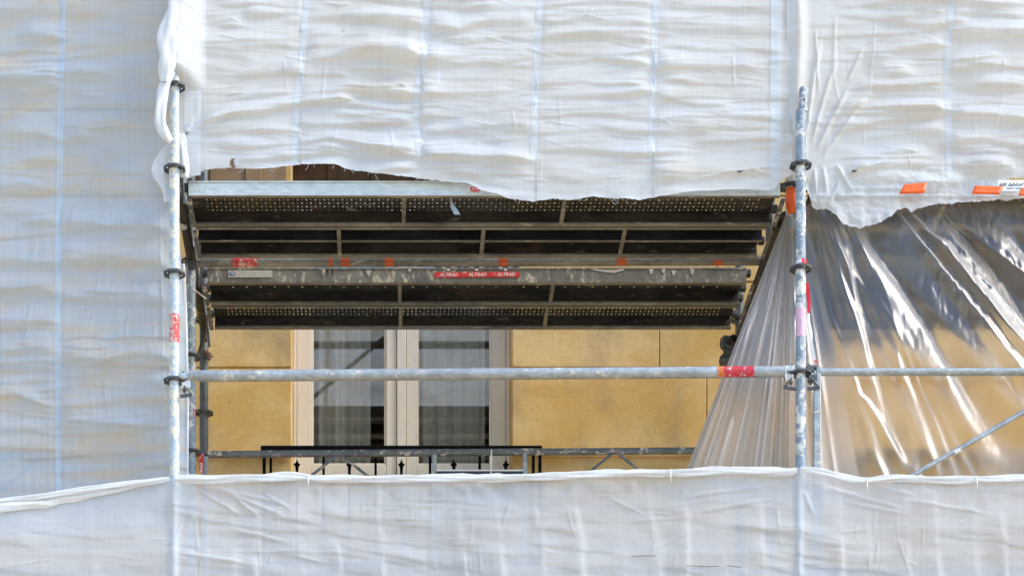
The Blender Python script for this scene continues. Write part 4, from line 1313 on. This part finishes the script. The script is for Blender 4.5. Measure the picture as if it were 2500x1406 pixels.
hem_tape([(2492, 462), (2520, 456), (2520, 478), (2486, 477)], 'orange tape piece cut off by the right border of the picture')
lb = empty('load_label', P(2470, 466, YS - .03), 'white load label printed in black, taped at the lower edge of the right sheet', 'label')
Yl = YS - .048
b = MB(); b.box(XP(2436, Yl), XP(2540, Yl), Yl, Yl + .003, ZP(466, Yl), ZP(440, Yl)); b.build('card', 'white_clean', lb)
put_text('lettering', '600 daN/m²', .024, lambda u, v: Vector((XP(2469, Yl) + u, Yl - .0008, ZP(451.5, Yl) + v)), 'print_black', lb, .1)
put_text('lettering', 'classe 3 suivant', .0135, lambda u, v: Vector((XP(2478, Yl) + u, Yl - .0008, ZP(460, Yl) + v)), 'print_black', lb)
# red band behind the right sheet
b = MB(); Yv = YS + .06
b.tube([P(2268, 378, Yv), P(2330, 376, Yv), P(2380, 378, Yv), P(2430, 386, Yv), P(2500, 400, Yv)], [.012, .013, .012, .008, .005], 10)
tag(b.build('warning_band', 'red_tape'), 'red band shining faintly pink through the right white sheet', 'warning tape')

# ------------------------------------------------------------------ clear film
fu = np.array([0, .12, .24, .34, .42, .50, .60, .72, .86, 1.0])
ftx = np.array([1918, 1922, 1926, 1932, 1940, 1985, 2070, 2180, 2330, 2700])
fty = np.array([524, 524, 525, 526, 520, 490, 480, 478, 474, 470])
fbx = np.array([1668, 1762, 1850, 1930, 2010, 2150, 2420, 2760, 3150, 3470])
nu, nv = 620, 260
U, V = np.meshgrid(np.linspace(0, 1, nu), np.linspace(0, 1, nv))
TX = np.interp(U, fu, ftx); TY = np.interp(U, fu, fty); BX = np.interp(U, fu, fbx)
kk = 12
def smooth_u(A_):
    r_ = A_[0]; rp = np.pad(r_, kk, mode='edge')
    # linear extrapolate ends to keep extents
    return np.broadcast_to(np.convolve(rp, np.ones(2 * kk + 1) / (2 * kk + 1), 'valid'), A_.shape)
TX, TY, BX = smooth_u(TX), smooth_u(TY), smooth_u(BX)
PXf = TX + (BX - TX) * V * (1235 - TY) / (1155 - TY); PYf = TY + (1235 - TY) * V
spread = V ** .8
freeL = sm((.46 - U) / .08)
f1 = (1 - np.abs(vnoise(U * 36, V * .9, 51))) ** 1.6
f2 = vnoise(U * 24, V * .7, 52)
f3 = vnoise(U * 60, V * 1.2 , 53)
right = sm((U - .44) / .1)
g1 = (1 - np.abs(vnoise(U * 17 + .35 * vnoise(U * 5, V * 3, 60), V * .9, 54))) ** 2.5
g2 = vnoise(U * 40, V * 3, 55)
hf = freeL * (.012 + .045 * spread) * (f1 + .5 * f2) + freeL * .005 * f3 * (1 - .5 * V)
ph = U * 78 + 2.6 * vnoise(U * 22, V * 1.6, 57)
hf += right * (.045 * (np.sin(ph) * .6 + .45 * np.sin(ph * .47 + 1) + .10 * np.sin(ph * 2.3 + 3 * V) + .10 * fbm(PXf / 40, PYf / 130, 58, 3)) * (1 - .55 * sm((V - .45) / .5)) * sm(V * 5) + .02 * g1 * (1 - .5 * sm((V - .5) / .5)))
# crinkles high on the right
hf += right * .0040 * sm((2060 - PXf + (PYf - 560) * .62) / 60) * np.sin(U * 370 + 3 * vnoise(U * 30, V * 2, 59))
hf += right * .004 * fbm(PXf / 12, PYf / 38, 56, 3) * sm((PXf - 2150) / 150) * (1 - sm((PYf - 760) / 150))
YFm = 11.24 - .13 * sm(V * 1.4) - .11 * right * (1 - V)
# distinct loops of film like the photograph's two pale tongues
for (x0, y0, x1, y1, wd, A_) in ((1985, 640, 2150, 1160, 9, .030), (2095, 960, 2230, 1165, 10, .030), (2275, 575, 2560, 905, 22, .040), (2130, 560, 2480, 1010, 18, .025), (1990, 540, 2330, 1010, 12, .020), (1790, 1000, 1735, 1160, 10, .03), (2170, 540, 2500, 900, 14, .018), (2060, 560, 2400, 1080, 16, .015), (2010, 620, 2260, 1100, 10, .012)):
    dx, dy = x1 - x0, y1 - y0; L = math.hypot(dx, dy)
    s = ((PXf - x0) * dx + (PYf - y0) * dy) / L; d = ((PXf - x0) * dy - (PYf - y0) * dx) / L + 4 * vnoise(s / 60, s * 0, 61)
    ww = wd * (.55 + .45 * sm(s / L))
    ww = ww * 1.9
    hf += A_ * .8 * sm(s / 40) * (1 - sm((s - L * 1.05) / 60)) * np.exp(-(d / ww) ** 2)
Xf = (PXf - VX) * YFm / F; Zf = CZ + (VY - PYf) * YFm / F
fm = grid_obj('plastic_film', Xf, YFm - hf + .02, Zf, 'clear_film')
# second layer of the doubled-over film in the gathered part
m_ = int(nu * .47)
Ub, Vb = U[:, :m_], V[:, :m_]
hb = (.012 + .04 * Vb ** .8) * ((1 - np.abs(vnoise(Ub * 42, Vb * 1.0, 91))) ** 1.5 + .5 * vnoise(Ub * 30, Vb * .8, 92)) * sm((.47 - Ub) / .03 + .2)
Yb2 = YFm[:, :m_] + .05
PXb = PXf[:, :m_] + 6 * Vb
grid_obj('film_layer', (PXb - VX) * Yb2 / F, Yb2 - hb + .03, CZ + (VY - PYf[:, :m_]) * Yb2 / F, 'clear_film', fm)
tag(fm, 'clear crinkled plastic film gathered at the orange taped post and fanning down in shiny folds', 'plastic film')

# ------------------------------------------------------------------ lower sheet (apron)
HEM = [(-900, 1290), (-420, 1262), (-100, 1236), (0, 1219), (90, 1208), (200, 1191), (330, 1175), (415, 1164), (437, 1163), (520, 1162), (600, 1160), (720, 1157), (752, 1162), (900, 1163), (1050, 1162), (1200, 1160), (1400, 1155), (1560, 1148), (1637, 1148), (1760, 1142), (1850, 1145), (1930, 1146), (1952, 1139), (1990, 1143), (2030, 1152), (2080, 1166), (2117, 1171), (2150, 1164), (2190, 1160), (2260, 1163), (2385, 1165), (2500, 1163), (2900, 1160), (3500, 1162)]
YA = 10.955
PL = [(498, 1215), (560, 1300), (612, 1330), (722, 1200), (812, 1290), (915, 1330), (1012, 1320), (1112, 1310), (1200, 1300), (1302, 1195), (1392, 1205), (1492, 1200), (1576, 1205), (1672, 1200), (1755, 1300), (1850, 1190), (2040, 1280), (2108, 1220), (2200, 1290), (2270, 1320), (2362, 1190), (2430, 1210), (2560, 1250), (2660, 1220), (200, 1330), (320, 1230), (60, 1350)]


A_BANDS = rnd_bands(70, -100, 2500, 1200, 1400, [], .2, .7)
for i_ in range(len(A_BANDS)):
    A_BANDS[i_] = ([(x, y + (x - A_BANDS[i_][0][0][0]) * .12) for x, y in A_BANDS[i_][0]],) + A_BANDS[i_][1:]


A_CREASE = rnd_creases(40, -50, 2450, 1200, 1400) + rnd_creases(30, 440, 2450, 1200, 1380, False)


def disp_apron(PX, PY):
    yh = interp(HEM, PX)
    d = PY - yh
    h = np.zeros_like(PX)
    left = sm((425 - PX) / 30)
    for i, (x, y0) in enumerate(PL):
        xc = x + (.02 + .16 * ((i * 53) % 13) / 13) * (PY - 1200) + 5 * vnoise(PY / 60, PY * 0 + i, 70)
        env = sm((PY - y0 - 12) / 50) * .9 + .35 * sm((d - 30) / 18) * sm((y0 + 30 - PY) / 40) + 0
        w_ = 13 + 6 * (vnoise(PY / 80, PY * 0 + i * 2.2, 72))
        t = (PX - xc)
        prof = np.where(t < 0, np.exp(-(t / (w_ * 2.2)) ** 2), np.exp(-(t / (w_ * .8)) ** 2))
        h += .0085 * (.25 + 1.5 * ((i * 37) % 11) / 11) * env * prof * (1 - .6 * left)
    h += bands(PX, PY, A_BANDS, .012) * (1 - .5 * left) + .014 * fbm(PX / 260, PY / 200, 73, 2) + .0022 * fbm(PX / 60, PY / 30, 74, 2) * (1 - .5 * left) + .0004 * fbm(PX / 16, PY / 12, 75, 2)
    h += creases(PX, PY, A_CREASE)
    # fine radiating creases right of the left post
    for (x0, y0, x1, y1) in ((470, 1180, 720, 1235), (480, 1190, 600, 1265), (520, 1185, 715, 1272), (560, 1200, 640, 1270), (640, 1200, 720, 1250), (440, 1350, 620, 1382), (560, 1290, 720, 1330),
                             (1660, 1215, 1900, 1180), (1700, 1250, 1900, 1215), (2000, 1180, 2230, 1250), (2050, 1215, 2230, 1262), (2130, 1180, 2240, 1215), (1960, 1190, 1990, 1260), (2200, 1220, 2440, 1260)):
        h += creases(PX, PY, [(x0, y0, x1, y1, 4.5, .007)])
    # posts and rails press from behind
    for xp in (425, 1951): h += .014 * np.exp(-((PX - xp) / 9) ** 2)
    h += .003 * np.exp(-((PY - 1292) / 14) ** 2) * (1 - left) + .0015 * np.exp(-((PY - 1352) / 9) ** 2)
    # scalloped top under the rolled hem
    h += .0045 * np.exp(-((d - 38) / 12) ** 2) * (np.sin(PX / 11 + 2 * vnoise(PX / 40, PX * 0, 77))) * sm((PX - 700) / 80) * (1 - sm((PX - 1500) / 200))
    return h


ap = empty('scaffold_sheet', P(1250, 1400, YA), 'long white lower sheet with a rolled top hem running across the bottom of the picture', 'scaffold sheet', 'white sheets hung on the scaffold')
px = np.arange(-900, 3480.1, 3.0)
fine = np.arange(0, 300, 3.0); coarse = np.arange(300, 1500, 20.0)
yy = np.concatenate([fine, coarse])
yh = interp(HEM, px)
PX = np.broadcast_to(px[None, :], (len(yy), len(px))).copy()
PY = (yh + 3)[None, :] + yy[:, None]
h = disp_apron(PX, PY)
X, Y, Z = place(PX, PY, YA, h)
grid_obj('fabric', X, Y, Z, 'sheet_low', ap)

# rolled hem
ties = (752, 1637, 2117, 2385)
def hem(x0, x1, hw, Yh, seed, extra=0):
    sec = []
    for x in np.arange(x0, x1 + .1, 12):
        y = float(interp(HEM, x)); w_ = hw * (1 + .18 * float(vnoise(np.array(x / 90), np.array(0.), seed)))
        for t_ in ties: w_ *= 1 - .35 * math.exp(-((x - t_) / 14) ** 2)
        for t_ in (425, 1951): w_ *= 1 - .35 * math.exp(-((x - t_) / 22) ** 2)
        sec.append((x, y + w_ * .72, w_))
    return loft('rolled_hem', sec, Yh, 'sheet_hem', ap, .5, seed, n=36, twist=.35, amp=.25)
hem(-890, 425, 6, YA - .022, 3)
hem(425, 1951, 8.5, YA - .022, 5)
hem(1951, 3475, 8.5, YA - .022, 8)
# flap under the left hem
px_ = np.arange(-890, 418, 3.0); v_ = np.linspace(0, 1, 16)
wd_ = np.interp(px_, [-890, 0, 250, 418], [40, 32, 20, 2])
PXh = np.broadcast_to(px_[None, :], (16, len(px_))).copy()
PYh = interp(HEM, px_)[None, :] + 8 + v_[:, None] * (wd_ * (1 + .12 * vnoise(px_ / 35, px_ * 0, 81)))[None, :]
hh = disp_apron(PXh, PYh) + .006 + .018 * np.sin(v_ * 2.6)[:, None] + .004 * fbm(PXh / 50 + PYh / 30, PYh / 10, 82, 2)
X, Y, Z = place(PXh, PYh, YA, hh)
grid_obj('folded_flap', X, Y, Z, 'sheet_hem', ap)
for t_ in ties:
    yv = float(interp(HEM, t_))
    b = MB(); b.tube([P(t_ - 1, yv - 3, YA - .02), P(t_, yv + 4, YA - .047), P(t_ + .5, yv + 16, YA - .05), P(t_ + 1, yv + 26, YA - .03)], .0026, 8)
    b.build('cord_tie', 'cord_white', ap)
# fine slits
for pts in ([(1542, 1357), (1570, 1355), (1600, 1356)], [(1675, 1380), (1730, 1382), (1780, 1380), (1810, 1384)]):
    b = MB()
    out = []
    for x, y in pts:
        h_ = float(disp_apron(np.array([[x]], float), np.array([[y]], float))[0, 0]); out.append(P(x, y, YA - h_ - .001))
    b.tube(out, .0012, 6); b.build('slit', 'deck_lip', ap)
# toe board and lower deck behind the apron
td = MB(); Yt = YF + .09
zt0 = ZP(1500, Yt)
td.box(DX0, DX1, Yt, Yt + .03, zt0, zt0 + .12)
tag(td.build('toe_board', 'galv_bright'), 'pale toe board hidden behind the lower white sheet', 'toe board')
